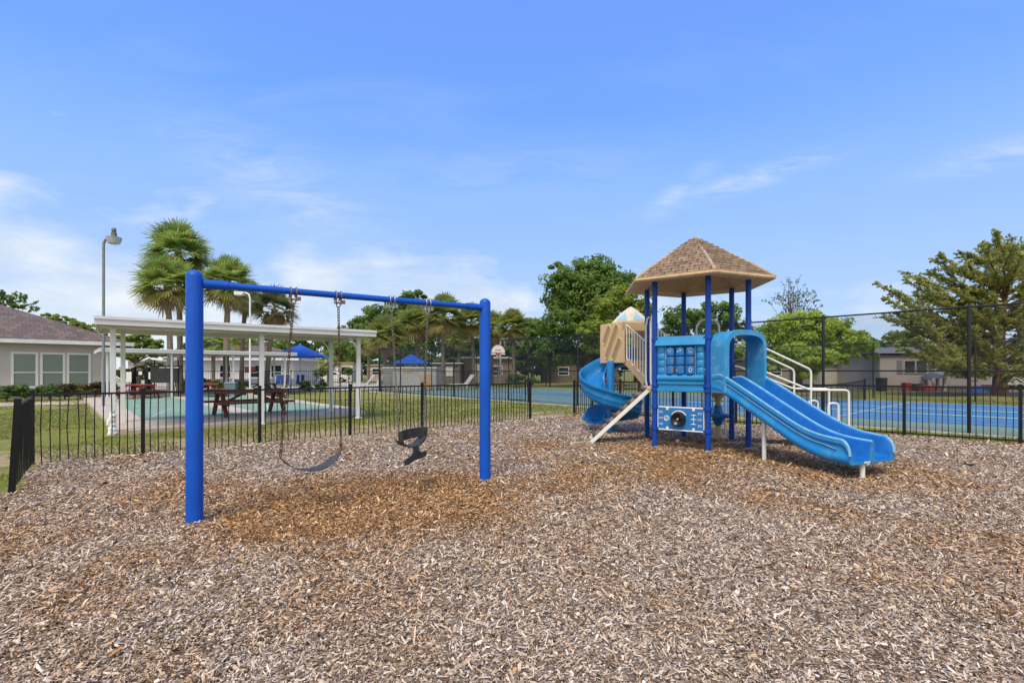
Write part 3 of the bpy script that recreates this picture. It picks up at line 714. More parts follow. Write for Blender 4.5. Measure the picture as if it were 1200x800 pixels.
rim_m = mat('faded_rim', (.15, .40, .60), .45, .2, 5, (.35, .55, .68), (.5, .8))
for rp_ in (rimL, rimM, rimR):
    c = MB(); c.tube(rp_, .021, 8); c.build('slide_rim', rim_m, sl_)
c = MB(); c.tube(grv, .007, 6); c.build('side_groove', rim_m, sl_)
for u, t in ((-.02, .385), (-.05, .86)):
    c = MB(); P = eS(u-.30 if t < .6 else u, .10+t*SL, 0); zt_ = slz(t)-.02
    if t > .6: P = eS(-.12, .10+.975*SL, 0)
    c.lathe([(.034, -.2), (.034, zt_)], P, 14); c.box(P+Vector((0, 0, zt_-.02)), (.14, .12, .02), R(-67)); c.build('slide_leg', cream, sl_)
# tic tac toe panel ---------------------------------------------------
eP = edge(5, 0); pu = .445
b = MB()
b.prism([(-pu, 1.24), (pu, 1.24), (pu, 1.33), (-pu, 1.33)], lambda a, n_, c: eP(a, n_, c), -.03, .04)
rings = [[eP(u, .07*math.cos(a), 1.36+.075*math.sin(a)) for a in np.linspace(0, 2*math.pi, 13)[:-1]] for u in (-pu, -pu*.95, -.3, -.15, 0, .15, .3, pu*.95, pu)]
b.loft(rings)                                          # bottom log
for s_ in (-1, 1):
    cyl = []
    for i in range(37):
        z_ = 1.42+.56*i/36; ph = abs(math.sin(math.pi*(z_-1.42)/.14)); r_ = .028+.020*ph**.6
        cyl.append([eP(s_*(pu-.075)+.078*math.cos(a), r_*math.sin(a), z_) for a in np.linspace(0, 2*math.pi, 13)[:-1]])
    b.loft(cyl)
b.prism([(-.05, 1.97), (.045, 1.97), (.10, 1.99), (.02, 2.17), (-.02, 2.17)], lambda a, n_, c: eP(n_, a, c), -pu-.03, pu+.03)   # little roof
b.prism([(-pu, 1.10), (pu, 1.10), (pu, 1.17), (-pu, 1.17)], lambda a, n_, c: eP(a, n_, c), -.05, .06)
b.prism([(-pu, 1.168), (pu, 1.168), (pu, 1.25), (-pu, 1.25)], lambda a, n_, c: eP(a, n_, c), -.03, .015)
pan = b.build('game_panel', teal_blue, play, bevel=.008)
b = MB(); b.prism([(-.285, 1.42), (.285, 1.42), (.285, 1.98), (-.285, 1.98)], lambda a, n_, c: eP(a, n_, c), -.035, -.012); b.build('panel_backing', mat('dark_blue_panel', (.014, .09, .27), .6), pan)  # darker blue sheet behind the tiles
for i in range(3):
    for j in range(3):
        u = -.19+.19*i; z_ = 1.515+.175*j; c = MB()
        rings = []
        for q in range(7):
            zz_ = z_-.078+.156*q/6; rr = .082 if 0 < q < 6 else .076
            rings.append([eP(u+rr*math.cos(a)*(1.02), .02+rr*.75*math.sin(a), zz_) for a in np.linspace(0, 2*math.pi, 9)[:-1]+R(22.5)])
        c.loft(rings, smooth=False); tile = c.build('game_tile', panel_blue, pan, bevel=.006)
        rr2 = random.Random(i*3+j)
        mk = MB()
        if j == 2:
            for q in range(4):
                uu = u+rr2.uniform(-.03, .03); z2 = z_+rr2.uniform(-.03, .04); s2 = rr2.uniform(.008, .018); mk.prism([(uu-s2, z2-s2), (uu+s2, z2-s2*.4), (uu+s2*.5, z2+s2), (uu-s2*.8, z2+s2*.7)], lambda a, n_, c: eP(a, n_, c), .070, .0795+.002*q)
            mk.build('worn_mark', mat('worn_pale_mark', (.35, .45, .50), .7), tile)
        elif (i, j) in ((0, 1), (2, 1), (0, 0), (1, 0)):
            uu = u+(.052 if i != 1 else -.05); mk.prism([(uu-.016, z_-.03), (uu+.008, z_-.035), (uu+.014, z_+.01), (uu-.004, z_+.03), (uu-.02, z_+.008)], lambda a, n_, c: eP(a, n_, c), .055, .0745)
            mk.build('worn_mark', mat('worn_brown_mark', (.30, .17, .07), .8), tile)
        elif (i, j) == (2, 0):
            mk.tube([eP(u+.02+.028*math.cos(a), .081, z_+.036*math.sin(a)) for a in np.linspace(0, 2*math.pi, 15)[:-1]], .005, 5, True); mk.build('ring_mark', white_w, tile)
b = MB(); b.tube([eP(.285, .03, 1.43), eP(.285, .03, 1.97)], .008, 6); b.tube([eP(-.285, .03, 1.43), eP(-.285, .03, 1.97)], .008, 6)
for i in range(3): b.tube([eP(-.19+.19*i, .02, 1.425), eP(-.19+.19*i, .02, 1.975)], .008, 6)
b.build('tile_rod', galv, pan)
# speaker panel ---------------------------------------------------------
b = MB(); b.prism([(-.44, .36), (.44, .36), (.44, .80), (-.44, .80)], lambda a, n_, c: eP(a, n_, c), -.01, .018); sp = b.build('speaker_panel', panel_blue, play, bevel=.004)
b = MB()
for z_ in (.362, .798): b.prism([(-.43, z_-.011), (.43, z_-.011), (.43, z_+.011), (-.43, z_+.011)], lambda a, n_, c: eP(a, n_, c), -.014, .024)
for u in (-.25, .25):
    for z_, d_ in ((.372, 1), (.788, -1)): b.prism([(u-.022, z_), (u+.022, z_), (u+.022, z_+d_*.045), (u-.022, z_+d_*.045)][::d_], lambda a, n_, c: eP(a, n_, c), .015, .026)
for u in (-.437, .437): b.prism([(u-.006, .375), (u+.006, .375), (u+.006, .785), (u-.006, .785)], lambda a, n_, c: eP(a, n_, c), -.012, .023)
b.build('panel_trim', white_w, sp)
nx = (hv(0)+hv(5))/2-PC; nx.normalize(); MX = nx.to_track_quat('Z', 'Y').to_matrix()
b = MB(); b.lathe([(.001, .06), (.022, .055), (.026, .04), (.028, .03), (.075, .045), (.115, .085), (.13, .082), (.138, .06), (.138, .0)], eP(-.03, .018, .575), 28, MX); spk = b.build('loudspeaker', cone_m, sp)
b = MB(); b.lathe([(.001, .088), (.018, .080), (.024, .062), (.024, .03)], eP(-.03, .018, .575), 14, MX); b.build('dust_cap', galv, spk)
b = MB()
def sym(pts, r_=.006, closed=False): b.tube([eP(u, .020, z_) for u, z_ in pts], r_, 5, closed)
a_ = np.linspace(R(30), R(150), 12); sym([(-.03+.155*math.cos(a), .575+.155*math.sin(a)) for a in a_], .011)
sym([(-.265+.048*math.cos(a), .58+.048*math.sin(a)) for a in np.linspace(0, 2*math.pi, 20)[:-1]], .007, True)
sym([(-.265+.026*math.cos(a), .578+.026*math.sin(a)) for a in np.linspace(R(125), R(415), 12)], .005); sym([(-.265, .58), (-.265, .612)], .005)
for z_ in (.49, .58, .66):
    sym([(.20, z_), (.30, z_)], .006); sym([(.235, z_+.0), (.265, z_)], .012)
sym([(.25, .48), (.25, .67)], .005)
for u in (-.375, .365):
    for z_ in (.465, .58, .695):
        for q in (-.012, .012): sym([(u-.035, z_+q), (u-.004, z_+q)], .005); sym([(u+.008, z_+q), (u+.035, z_+q)], .005)
b.build('panel_symbol', white_w, sp)
# climbing ramp on the left -----------------------------------------------
eL = edge(4, 5)
rp0, rp1 = (0.06, 1.13), (1.235, .03)
ramp_ = MB()
for s_ in (-.28, .28): ramp_.bar(eL(s_, *rp0), eL(s_, *rp1), .035, .075)
rampo = ramp_.build('climbing_ramp', cream, play, bevel=.006)
c = MB(); c.bar(eL(0, .05, 1.185), eL(0, 1.19, .115), .50, .022); c.build('tread_board', mat('brown_board', (.23, .165, .115), .8, .2, 8), rampo)
for i in range(8):
    t = (i+.6)/8.2; n_ = rp0[0]+(rp1[0]-rp0[0])*t; z_ = rp0[1]+(rp1[1]-rp0[1])*t
    c = MB(); c.bar(eL(-.25, n_+.03, z_+.075), eL(.25, n_+.03, z_+.075), .06, .035); c.build('tread', cleat_m, rampo)
b = MB(); b.box(eL(0, .05, 1.15), (.14, .62, .07), math.atan2((hv(4)+hv(5)-2*PC).y, (hv(4)+hv(5)-2*PC).x)); b.build('ramp_cap', tan, play, bevel=.012)
for s_ in (-.34, .34):
    b = MB(); b.tube([eL(s_, .02, 1.12), eL(s_, .05, 1.3), eL(s_, .05, 2.45), eL(s_, .02, 2.62), eL(s_, -.03, 2.66)], .021, 8); b.build('grab_bar', cream, play)
# stairs up to the spiral slide ----------------------------------------------
eT = edge(3, 4)                                        # n points back-left, u towards the left
UZ = 1.75
b = MB()
for i in range(4):
    z_ = DZ+.14*(i+1)-.02; n_ = .10+.20*i
    b.prism([(n_, z_-.13), (n_+.23, z_-.13), (n_+.23, z_), (n_, z_)], lambda a, n2, c: eT(n2, a, c), -.40, .40)
for s_ in (-.42, .42):
    po = [(.02, 1.02)]+[(x, y) for i in range(4) for x, y in ((.06+.20*i+.0, DZ+.14*i+.02), (.06+.20*i, DZ+.14*(i+1)))]+[(.98, UZ), (.98, 1.66), (.86, 1.62)]
    b.prism(po, lambda a, n2, c: eT(n2, a, c), s_-.02, s_+.02)
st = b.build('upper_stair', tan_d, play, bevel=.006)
for s_ in (-.42, .42):
    b = MB()
    lo = lambda n_: DZ+.05+.62*n_; hi = lambda n_: lo(n_)+.80
    b.tube([eT(s_, .06, lo(.06)), eT(s_, .06, hi(.06)), eT(s_, .86, hi(.86)), eT(s_, .86, lo(.86))], .020, 8, True)
    for i in range(1, 8):
        n_ = .06+.1*i; b.tube([eT(s_, n_, lo(n_)), eT(s_, n_, hi(n_))], .012, 6)
    b.build('stair_rail', cream, play)
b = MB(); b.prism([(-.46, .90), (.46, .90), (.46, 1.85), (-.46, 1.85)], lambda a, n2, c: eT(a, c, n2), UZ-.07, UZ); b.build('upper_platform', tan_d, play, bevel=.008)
tw = MB()
def slot_panel(mb, fr, a0, a1, z0, z1, th, slots):
    """plain wall panel; slot rims and painted slot shade are added separately"""
    mb.prism([(a0, z0), (a1, z0), (a1, z1), (a0, z1)], lambda a, n_, c: fr(a, n_, c), 0, th)
PT = 2.66
slot_panel(tw, lambda a, n_, c: eT(.46+n_, a, c), .86, 1.86, UZ-.06, PT, .05, None)             # left wall
slot_panel(tw, lambda a, n_, c: eT(-.46-n_, a, c), .86, 1.86, UZ-.06, PT, .05, None)            # right wall
tw.prism([(-.51, 2.45), (.51, 2.45), (.51, PT), (-.51, PT)], lambda a, n_, c: eT(a, .86+n_, c), 0, .05)
tw.prism([(-.51, 2.45), (.51, 2.45), (.51, PT), (-.51, PT)], lambda a, n_, c: eT(a, 1.81+n_, c), 0, .05)
two = tw.build('tower_wall', tan, play, bevel=.012)
c = MB()
for (n1, z1, n0, z0) in ((1.14, 2.53, 1.56, 1.86), (1.02, 2.20, 1.28, 1.82), (1.46, 2.53, 1.66, 2.22)):
    m_ = 8; dx, dz = (n1-n0), (z1-z0); l = math.hypot(dx, dz); nxn, nzn = 0, 0
    ang = math.atan2(dz, dx); out = []
    for e_, (cx_, cz_) in enumerate(((n1, z1), (n0, z0))):
        for q in range(m_+1):
            a = ang-math.pi/2+math.pi*q/m_+e_*math.pi; out.append((cx_+.075*math.cos(a), cz_+.075*math.sin(a)))
    c.tube([eT(.512, a, z_) for a, z_ in out], .014, 6, True)
    c2 = MB(); c2.prism(out, lambda a, n_, z_: eT(n_, a, z_), .505, .512); c2.build('slot_shade', mat('slot_shade_tan', (.36, .24, .125), .7), two)  # flat darker tan plate paints the shade of a sunken slot
c.build('slot_rim', tan, two)
# dome
DCc = eT(-.02, 1.30, PT); b = MB(); ns = 6
prf = [(.50, -.02), (.50, .05), (.465, .055), (.36, .165), (.20, .305), (.05, .405), (.004, .425)]
aof = .25
b.loft([[DCc+Vector((math.cos(aof+2*math.pi*k/ns)*r_, math.sin(aof+2*math.pi*k/ns)*r_, z_)) for k in range(ns)] for r_, z_ in prf], smooth=False)
dome = b.build('dome_roof', mat('pale_dome', (.66, .56, .42), .5, .08, 3), play, bevel=.012)
for k in range(6):
    a0 = aof+2*math.pi*k/6; a1 = a0+2*math.pi/6; bp = MB(); rg = []
    for r_, z_, hw_ in ((.474, .062, .30), (.440, .099, .29), (.405, .136, .24), (.362, .180, .16), (.27, .262, .02)):
        A = DCc+Vector((math.cos(a0)*r_, math.sin(a0)*r_, z_)); B = DCc+Vector((math.cos(a1)*r_, math.sin(a1)*r_, z_))
        rg.append([A.lerp(B, .5+hw_*q) for q in (-1, -.5, 0, .5, 1)])
    bp.loft(rg, closed=False); bp.build('dome_petal', petal_b, dome)
# spiral slide ---------------------------------------------------------------
SC = Vector((2.40, 12.05, 0))
b = MB(); rings = []; NA = 64
def spz(t):
    pts = [(0, 1.70), (.12, 1.58), (.28, 1.12), (.47, .68), (.66, .40), (.83, .27), (1, .22)]
    for (a, za), (c_, zc) in zip(pts, pts[1:]):
        if t <= c_: return za+(zc-za)*(t-a)/(c_-a)
    return .22
A_S, A_E = 20, 505
for i in range(NA+1):
    t = i/NA; a = R(A_S+(A_E-A_S)*t); z_ = sum(spz(min(1, max(0, t+d)))for d in (-.05, -.025, 0, .025, .05))/5
    dr = Vector((math.cos(a), math.sin(a), 0)); e_ = max(0, (t-.93)/.07); k = 1-.7*e_**2
    ho, hi_ = .39*k, .26*k
    cs = [(.15, hi_), (.18, hi_), (.21, .08), (.27, .015), (.42, 0), (.58, .02), (.665, .09), (.70, .2*k), (.715, ho-.02), (.735, ho), (.765, ho-.01), (.77, ho-.05), (.745, ho-.07), (.735, .20*k), (.745, .18*k), (.735, .15*k), (.715, .09*k), (.72, .06*k), (.69, .02), (.62, -.035), (.42, -.05), (.25, -.04), (.17, .03), (.145, hi_-.04)]
    rings.append([SC+dr*r_+Vector((0, 0, z_+h_)) for r_, h_ in cs])
b.loft(rings, smooth=True); spm = mat('spiral_plastic', (.010, .165, .43), .36, .10, 1.4, (.05, .26, .52), (.52, .82), spec=.35); worn_plastic(spm); spo = b.build('spiral_slide', spm, play, sharp=60)
b = MB(); b.lathe([(.095, -.2), (.095, 1.70), (.08, 1.74), (.02, 1.75)], SC, 20); b.build('spiral_column', spm, spo)
# access stair with handrails on the right ------------------------------------
eR = edge(1, 2)
b = MB()
for i in range(4): b.prism([(.04+.24*i, DZ-.19*(i+1)-.04), (.34+.24*i, DZ-.19*(i+1)-.04), (.34+.24*i, DZ-.19*(i+1)), (.04+.24*i, DZ-.19*(i+1))], lambda a, n2, c: eR(n2, a, c), -.36, .36)
b.prism([(1.02, .38), (1.9, .38), (1.9, .44), (1.02, .44)], lambda a, n2, c: eR(n2, a, c), -.42, .42)
b.build('access_stair', greyroof, play, bevel=.006)
b = MB()
for s_ in (-.34, .34):
    for n_ in (1.12, 1.82): b.lathe([(.03, -.2), (.03, .39)], eR(s_, n_, 0), 10)
b.build('stair_leg', cream, play)
def rail(pts, r_=.021):
    b = MB(); P = [eR(*p) for p in pts]; out = [P[0]]
    for i in range(1, len(P)-1):
        a, c, d = P[i-1], P[i], P[i+1]; k = min(.07, (a-c).length*.45, (d-c).length*.45)
        p_ = c+(a-c).normalized()*k; q_ = c+(d-c).normalized()*k
        for t in (0, .33, .66, 1): out.append(p_.lerp(c, t).lerp(c.lerp(q_, t), t))
    out.append(P[-1]); b.tube(out, r_, 8); return b.build('handrail', cream, play)
for s_ in (-.37, .37):
    rail([(s_, .02, 2.06), (s_, .12, 2.06), (s_, 1.20, 1.52), (s_, 1.20, .42)])
    rail([(s_, .02, 1.60), (s_, .12, 1.58), (s_, 1.18, 1.13), (s_, 1.88, 1.13), (s_, 1.88, .40)])
rail([(-.40, 1.50, .42), (-.40, 1.50, .88), (-.40, 1.68, .88), (-.40, 1.68, .42)])
rail([(.40, 1.50, .42), (.40, 1.50, .88), (.40, 1.68, .88), (.40, 1.68, .42)])
# arch climber at the back
eB = edge(2, 3)
b = MB()
b.tube([eB(-.24, .05, 1.1), eB(-.24, .05, 2.45)]+[eB(-.24*math.cos(a), .05, 2.45+.2*math.sin(a)) for a in np.linspace(.3, math.pi-.3, 7)]+[eB(.24, .05, 2.45), eB(.24, .05, 1.1)], .022, 8)
for s_ in (-.24, .24):
    b.tube([eB(s_, .05, 2.1), eB(s_, .30, 2.05), eB(s_, .42, 1.75), eB(s_, .5, 1.2), eB(s_, .58, 0)], .020, 8)
b.build('arch_climber', cream, play)
b = MB()
for i in range(4): z_ = .3+.26*i; b.tube([eB(-.24, .56-.04*i, z_), eB(.24, .56-.04*i, z_)], .018, 8)
b.build('climber_rung', cream, play)
# spinner post beneath the deck ------------------------------------------------
PS = Vector((4.58, 11.0, 0))
spn = thing('play_pod', PS, 'blue and tan spool shaped play stool under the slide deck', 'play stool')
b = MB(); b.lathe([(.22, -.05), (.22, .025), (.17, .05), (.10, .09), (.075, .16), (.06, .26), (.055, .30)], PS, 24); b.build('base', tan, spn)
b = MB(); b.lathe([(.055, .28), (.10, .36), (.125, .46), (.27, .475), (.29, .50), (.29, .53), (.27, .55), (.13, .56), (.10, .60), (.085, .72), (.06, .74)], PS, 24); b.build('seat', slide_blue, spn)
b = MB(); b.lathe([(.055, .70), (.06, .80), (.09, .90), (.19, 1.0), (.21, 1.03), (.0, 1.04)], PS, 24); b.build('cap', tan, spn)
# litter in the chips under the panel
lp = G(794, 519); b = MB(); b.box(lp+Vector((0, 0, .045)), (.05, .03, .05), .5); b.box(lp+Vector((.02, 0, .07)), (.05, .035, .015), .9)
tag(b.build('paper_scrap', white_w), 'small crumpled white scrap on the chips under the speaker panel', 'litter')
lp = G(1137, 547); b = MB()
b.loft([[lp+Vector((x, y, z_+.02)) for x, y in ((-.10*s, -.03), (.08*s, -.04), (.11*s, .02), (-.06*s, .04))] for s, z_ in ((1, 0), (1.05, .015), (.6, .03))], smooth=False)
tag(b.build('dark_rag', rubber), 'small dark flat scrap lying on chips right of the slide', 'litter')

# ------------------------------------------------------------------ black iron fences
fr_ = random.Random(5)
def iron_panel(p0, p1, h, sp, name, parent, bottom=False, lean0=Vector((0, 0, 0)), lean1=Vector((0, 0, 0)), bend=.012, pk=.0105):
    b = MB(); p0 = Vector(p0); p1 = Vector(p1); d = (p1-p0); l = d.length; n = max(2, int(round(l/sp)))
    up = Vector((0, 0, 1))
    b.bar(p0+up*(h-.02)+lean0, p1+up*(h-.02)+lean1, .028, .035)
    if bottom: b.bar(p0+up*.07, p1+up*.07, .028, .03)
    for i in range(1, n):
        t = i/n; q = p0.lerp(p1, t); ln = lean0.lerp(lean1, t); dn = d.normalized()
        b1 = dn*fr_.gauss(0, bend)
        if fr_.random() < .15: b1 *= 2.5
        b.tube([q-up*.04, q+up*h*.5+ln*.5+b1, q+up*(h-.03)+ln], pk, 4, caps=False)
    return b.build(name, black_m, parent)
def iron_post(p, h, wd, parent, rot, lean=Vector((0, 0, 0)), cap=True):
    b = MB(); up = Vector((0, 0, 1)); p = Vector(p)
    b.bar(p-up*.2, p+up*(h-.0)+lean, wd, wd, Vector((math.cos(rot), math.sin(rot), 0)))
    if cap:
        b.box(p+up*(h+.008)+lean, (wd+.014, wd+.014, .022), rot); b.lathe([(wd*.42, .018), (wd*.3, .03), (.001, .036)], p+up*h+lean, 8)
    return b.build('post', black_m, parent)
LA = math.atan2(LD.y, LD.x); RA = math.atan2(FR.y, FR.x)
fl_ = thing('iron_fence', C0, 'low black picket fence running behind the swing set to the gate gap', 'fence')
us = [-.148, 0, .2, .4, .6, .8, 1.0]
for u in us: iron_post(Lp(u), 1.17, .058, fl_, LA)
for a, c in zip(us, us[1:]): iron_panel(Lp(a), Lp(c), 1.13, .112, 'picket_panel', fl_)
fs_ = thing('fence_section', LEND, 'leaning short black fence section at left edge by the corner post', 'fence')
ln_ = Vector((.09, 0, 0)); pend = LEND
iron_post(pend, 1.16, .068, fs_, RA, ln_, False)
iron_panel(C0+(pend-C0)*.03, pend, 1.10, .19, 'picket_panel', fs_, False, Vector((0, 0, 0)), ln_, .01)
fr2 = thing('iron_fence', Rp(8.63), 'low black picket fence behind the slides along the blue court', 'fence')
iron_post(Lp(1.2145), 1.17, .058, fr2, LA); iron_post(CORN, 1.17, .058, fr2, LA)
iron_panel(Lp(1.2145), CORN, 1.13, .112, 'picket_panel', fr2)
rt = [0, 1.13, 3.0, 4.88, 6.76, 8.63, 10.5, 12.38, 14.26]
for a, c in zip(rt, rt[1:]):
    iron_post(Rp(c), 1.20, .06, fr2, RA); iron_panel(Rp(a), Rp(c), 1.16, .112, 'picket_panel', fr2, True, bend=.006)

# ------------------------------------------------------------------ chain link fences
wire = mat('black_vinyl_wire', (.018, .020, .020), .5, .2, 3)
def chain_bay(p0, p1, z0, z1, parent, pitch=.062, r_=.0026):
    p0 = Vector(p0); p1 = Vector(p1); l = (p1-p0).length; d = (p1-p0).normalized(); hgt = z1-z0
    nrm = Vector((-d.y, d.x, 0)); V = []; Fc = []
    k = pitch*1.0
    for s_ in (1, -1):
        x = -hgt
        while x < l:
            a, zA, c, zC = x, z0, x+hgt, z1
            if a < 0: zA = z0-a; a = 0
            if c > l: zC = z1-(c-l); c = l
            if c > a:
                if s_ < 0: a, c = l-a, l-c
                A = p0+d*a+Vector((0, 0, zA))+nrm*.003*s_; Cc = p0+d*c+Vector((0, 0, zC))+nrm*.003*s_
                t = (Cc-A).normalized(); x1 = t.cross(nrm).normalized()*r_; y1 = nrm*r_
                o = len(V)
                for P in (A, Cc): V += [P+x1, P+y1*.9-x1*.5, P-y1*.9-x1*.5]
                Fc += [(o, o+1, o+4, o+3), (o+1, o+2, o+5, o+4), (o+2, o, o+3, o+5)]
            x += k
    b = MB(); b.add(V, Fc); return b.build('wire_mesh', wire, parent)
def chain_fence(name, label, pts_, h, parent=None, rails=(1.5,), loc=None, rp=.03, skip=(), pitch=.062, wr=.0026):
    f = thing(name, loc or pts_[0], label, 'fence')
    for p in pts_:
        b = MB(); b.lathe([(rp, -.2), (rp, h+.02), (rp*.6, h+.06), (.001, h+.07)], p, 10); b.build('post', black_m, f)
    for a, c in zip(pts_, pts_[1:]):
        for z_ in (h,)+tuple(rails): b = MB(); b.tube([a+Vector((0, 0, z_)), c+Vector((0, 0, z_))], .021 if z_ == h else .019, 8); b.build('rail', black_m, f)
        b = MB(); b.tube([a+Vector((0, 0, .05)), c+Vector((0, 0, .05))], .006, 5); b.build('tension_wire', black_m, f)
        chain_bay(a, c, .05, h, f, pitch, wr)
    return f
ws = [-1.17+3.02*k for k in range(-9, 4)]
CH = 3.0
cf = chain_fence('chain_link_fence', 'tall black chain link fence along the near side of the courts', [CT(x, 0) for x in ws], CH, loc=CT(-1.17, 0), rp=.037)
b = MB(); wg = ws[5]                                   # gate frame with a short post
g0, g1 = CT(wg-1.35, -.03), CT(wg-.15, -.03)
for p in (g0, g1): b.tube([p+Vector((0, 0, .1)), p+Vector((0, 0, 2.15))], .022, 8)
for z_ in (.12, 1.1, 2.15): b.tube([g0+Vector((0, 0, z_)), g1+Vector((0, 0, z_))], .02, 8)
b.build('gate_frame', black_m, cf)
far_off = 17.0
chain_fence('chain_link_fence', 'far black chain link fence on the house side of the blue court', [CT(-28.4+4.1*k, far_off) for k in range(0, 11)], CH, rp=.035, pitch=.11, wr=.003)
chain_fence('chain_link_fence', 'black chain link fence across the end of the court by the pump house', [CT(ws[0], .05).lerp(CT(-28.4, far_off-.1), t) for t in (0, .25, .5, .75, 1)], CH, rp=.035, pitch=.11, wr=.003)
# tennis net
nt_ = thing('court_net', CT(-3.6, 8), 'sagging black court net stretched across the blue court', 'net')
for o_ in (2.0, 14.5):
    b = MB(); b.lathe([(.05, -.1), (.05, 1.1), (.001, 1.12)], CT(-3.6, o_), 10); b.build('post', black_m, nt_)
b = MB(); top = [(CT(-3.6, 2+12.5*i/20, 1.06-.16*math.sin(math.pi*i/20))) for i in range(21)]
b.loft([[p+Vector((0, 0, dz))+CW*dx for dx, dz in ((-.012, 0), (.012, 0), (.012, -.09), (-.012, -.09))] for p in top], smooth=False)
b.build('net_band', mat('net_black', (.02, .022, .022), .8), nt_)
b = MB()
for i in range(0, 125):
    o_ = 2+12.5*i/125; zt_ = 1.0-.16*math.sin(math.pi*i/125); b.bar(CT(-3.6, o_, .08), CT(-3.6, o_, zt_), .007, .007)
for j in range(11):
    z_ = .08+.085*j; b.bar(CT(-3.6, 2, z_), CT(-3.6, 14.5, z_), .006, .006)
b.build('net_mesh', mat('net_black', (.02, .022, .022), .8), nt_)

# ------------------------------------------------------------------ pavilions
def pavilion(label, PA, PB, depth, zt_, posts_f, posts_b, pr, zs=0.0, th=.17, sagged=False):
    PA = Vector(PA); PB = Vector(PB); d = (PB-PA).normalized(); n = Vector((-d.y, d.x, 0))
    t = thing('shade_pavilion', (PA+PB)/2, label, 'pavilion')
    fr = lambda a, nn, z_: PA+d*a+n*nn+Vector((0, 0, z_)); Lg = (PB-PA).length
    b = MB()                                           # roof pan with down-turned fascia
    b.prism([(0, zt_-.04), (depth, zt_-.10), (depth, zt_-.06), (0, zt_)], lambda a, nn, c: fr(nn, a, c), 0, Lg)
    for k in range(1, int(Lg/.3)): b.prism([(.05, zt_-.058), (depth-.05, zt_-.115), (depth-.05, zt_-.103), (.05, zt_-.042)], lambda a, nn, c: fr(nn, a, c), .3*k-.012, .3*k+.012)
    ro = b.build('roof', mat('roof_pan', (.60, .57, .50), .6, .08, 1.2, (.42, .37, .29), (.55, .8)), t)
    b = MB()
    b.prism([(-.03, zt_-th), (-.0, zt_-th), (-.0, zt_+.015), (-.03, zt_+.015)], lambda a, nn, c: fr(nn, a, c), -.03, Lg+.03)
    b.prism([(-.06, zt_-.045), (-.031, zt_-.045), (-.031, zt_+.02), (-.06, zt_+.02)], lambda a, nn, c: fr(nn, a, c), -.03, Lg+.03)
    for e_ in (-.03, Lg): b.prism([(.001, zt_-th+.01), (depth, zt_-th-.05), (depth, zt_-.05), (.001, zt_+.01)], lambda a, nn, c: fr(nn, a, c), e_, e_+.03)
    b.build('fascia', white_p, ro)
    for n_ in (.35, depth-.45):
        b = MB(); b.box(fr(Lg/2, n_, zt_-.14), (Lg-.1, .07, .12), math.atan2(d.y, d.x)); b.build('beam', white_p, ro)
    for (a, nn) in [(x, .35) for x in posts_f]+[(x, depth-.45) for x in posts_b]:
        b = MB(); P = fr(a, nn, 0); b.box(P+Vector((0, 0, (zt_-.2)/2)), (pr, pr, zt_-.2), math.atan2(d.y, d.x))
        b.box(P+Vector((0, 0, .05+zs)), (pr*1.5, pr*1.5, .03), math.atan2(d.y, d.x))
        if a > Lg*.85: b.bar(P+Vector((0, 0, zt_-.55)), P-d*.28+Vector((0, 0, zt_-.21)), pr*.5, pr*.4)
        b.build('post', white_p, t, bevel=.006)
    return t, fr, Lg
p1, f1, L1 = pavilion('long white flat roofed pavilion nearest behind the swing set', (-9.38, 11.15, 0), (-4.22, 15.25, 0), 3.3, 2.72, (.3, 3.48, 6.2), (.5, 6.2), .11)
wr_ = MB(); P = f1(.28, .27, 0); rw = random.Random(9); rings = []          # wrinkled plastic wrap at the corner post foot
for j in range(12):
    z_ = .0+.56*j/11; r0 = .105+.010*math.sin(j*2.9)-.035*(j/11)**.7
    rings.append([P+Vector(((r0+rw.uniform(-.02, .015))*math.cos(a+j*.35)+.02*math.sin(j*.8), (r0+rw.uniform(-.02, .015))*math.sin(a+j*.35), z_+rw.uniform(-.015, .015))) for a in np.linspace(0, 2*math.pi, 12)[:-1]])
wr_.loft(rings, smooth=True, caps=False); tag(wr_.build('plastic_wrap', white_w), 'crumpled white wrapping around the foot of the pavilion corner post', 'wrapping')
p2, f2, L2 = pavilion('farther low white pavilion roof beyond the shuffleboard courts', (-20.3, 24.4, 0), (-13.5, 31.0, 0), 3.0, 2.62, (.3, 3.0, 6.0, 8.9), (.3, 3.2, 6.2, 9.0), .09)

# ------------------------------------------------------------------ picnic tables
def picnic(m, label, group=None):
    t = thing('picnic_table', (0, 0, 0), label, 'picnic table', group)
    b = MB()
    for k in range(5): b.box((0, -.30+.15*k, .735), (1.9, .138, .06))
    b.build('table_top', m, t, local=True)
    for s_ in (-1, 1):
        b = MB()
        for k in (0, 1): b.box((0, s_*(.62+.15*k), .43), (1.9, .138, .06))
        b.build('bench', m, t, local=True)
    for x in (-.72, .72):
        b = MB()
        for s_ in (-1, 1): b.bar((x, s_*.22, .72), (x, s_*.66, 0), .045, .10, Vector((1, 0, 0)))
        b.box((x+.03, 0, .38), (.04, 1.5, .09)); b.box((x+.03, 0, .69), (.04, .70, .07)); b.build('trestle', m, t, local=True)
        b = MB(); b.bar((x*.98, 0, .36), (x*.2, 0, .70), .045, .07); b.build('brace', m, t, local=True)
    return t
def recolor(o, m):
    for ch in o.children:
        ch.data = ch.data.copy(); ch.data.materials.clear(); ch.data.materials.append(m)
t0 = picnic(dkredwood, 'dark red picnic table under the nearest pavilion, closest to the swings')
pA, pB = G(243, 489, .09), G(328, 484, .09); t0.scale = (1.18, 1, 1); t0.location = (pA+pB)/2+Vector((0, .25, 0)); t0.rotation_euler.z = math.atan2(pB.y-pA.y, pB.x-pA.x)
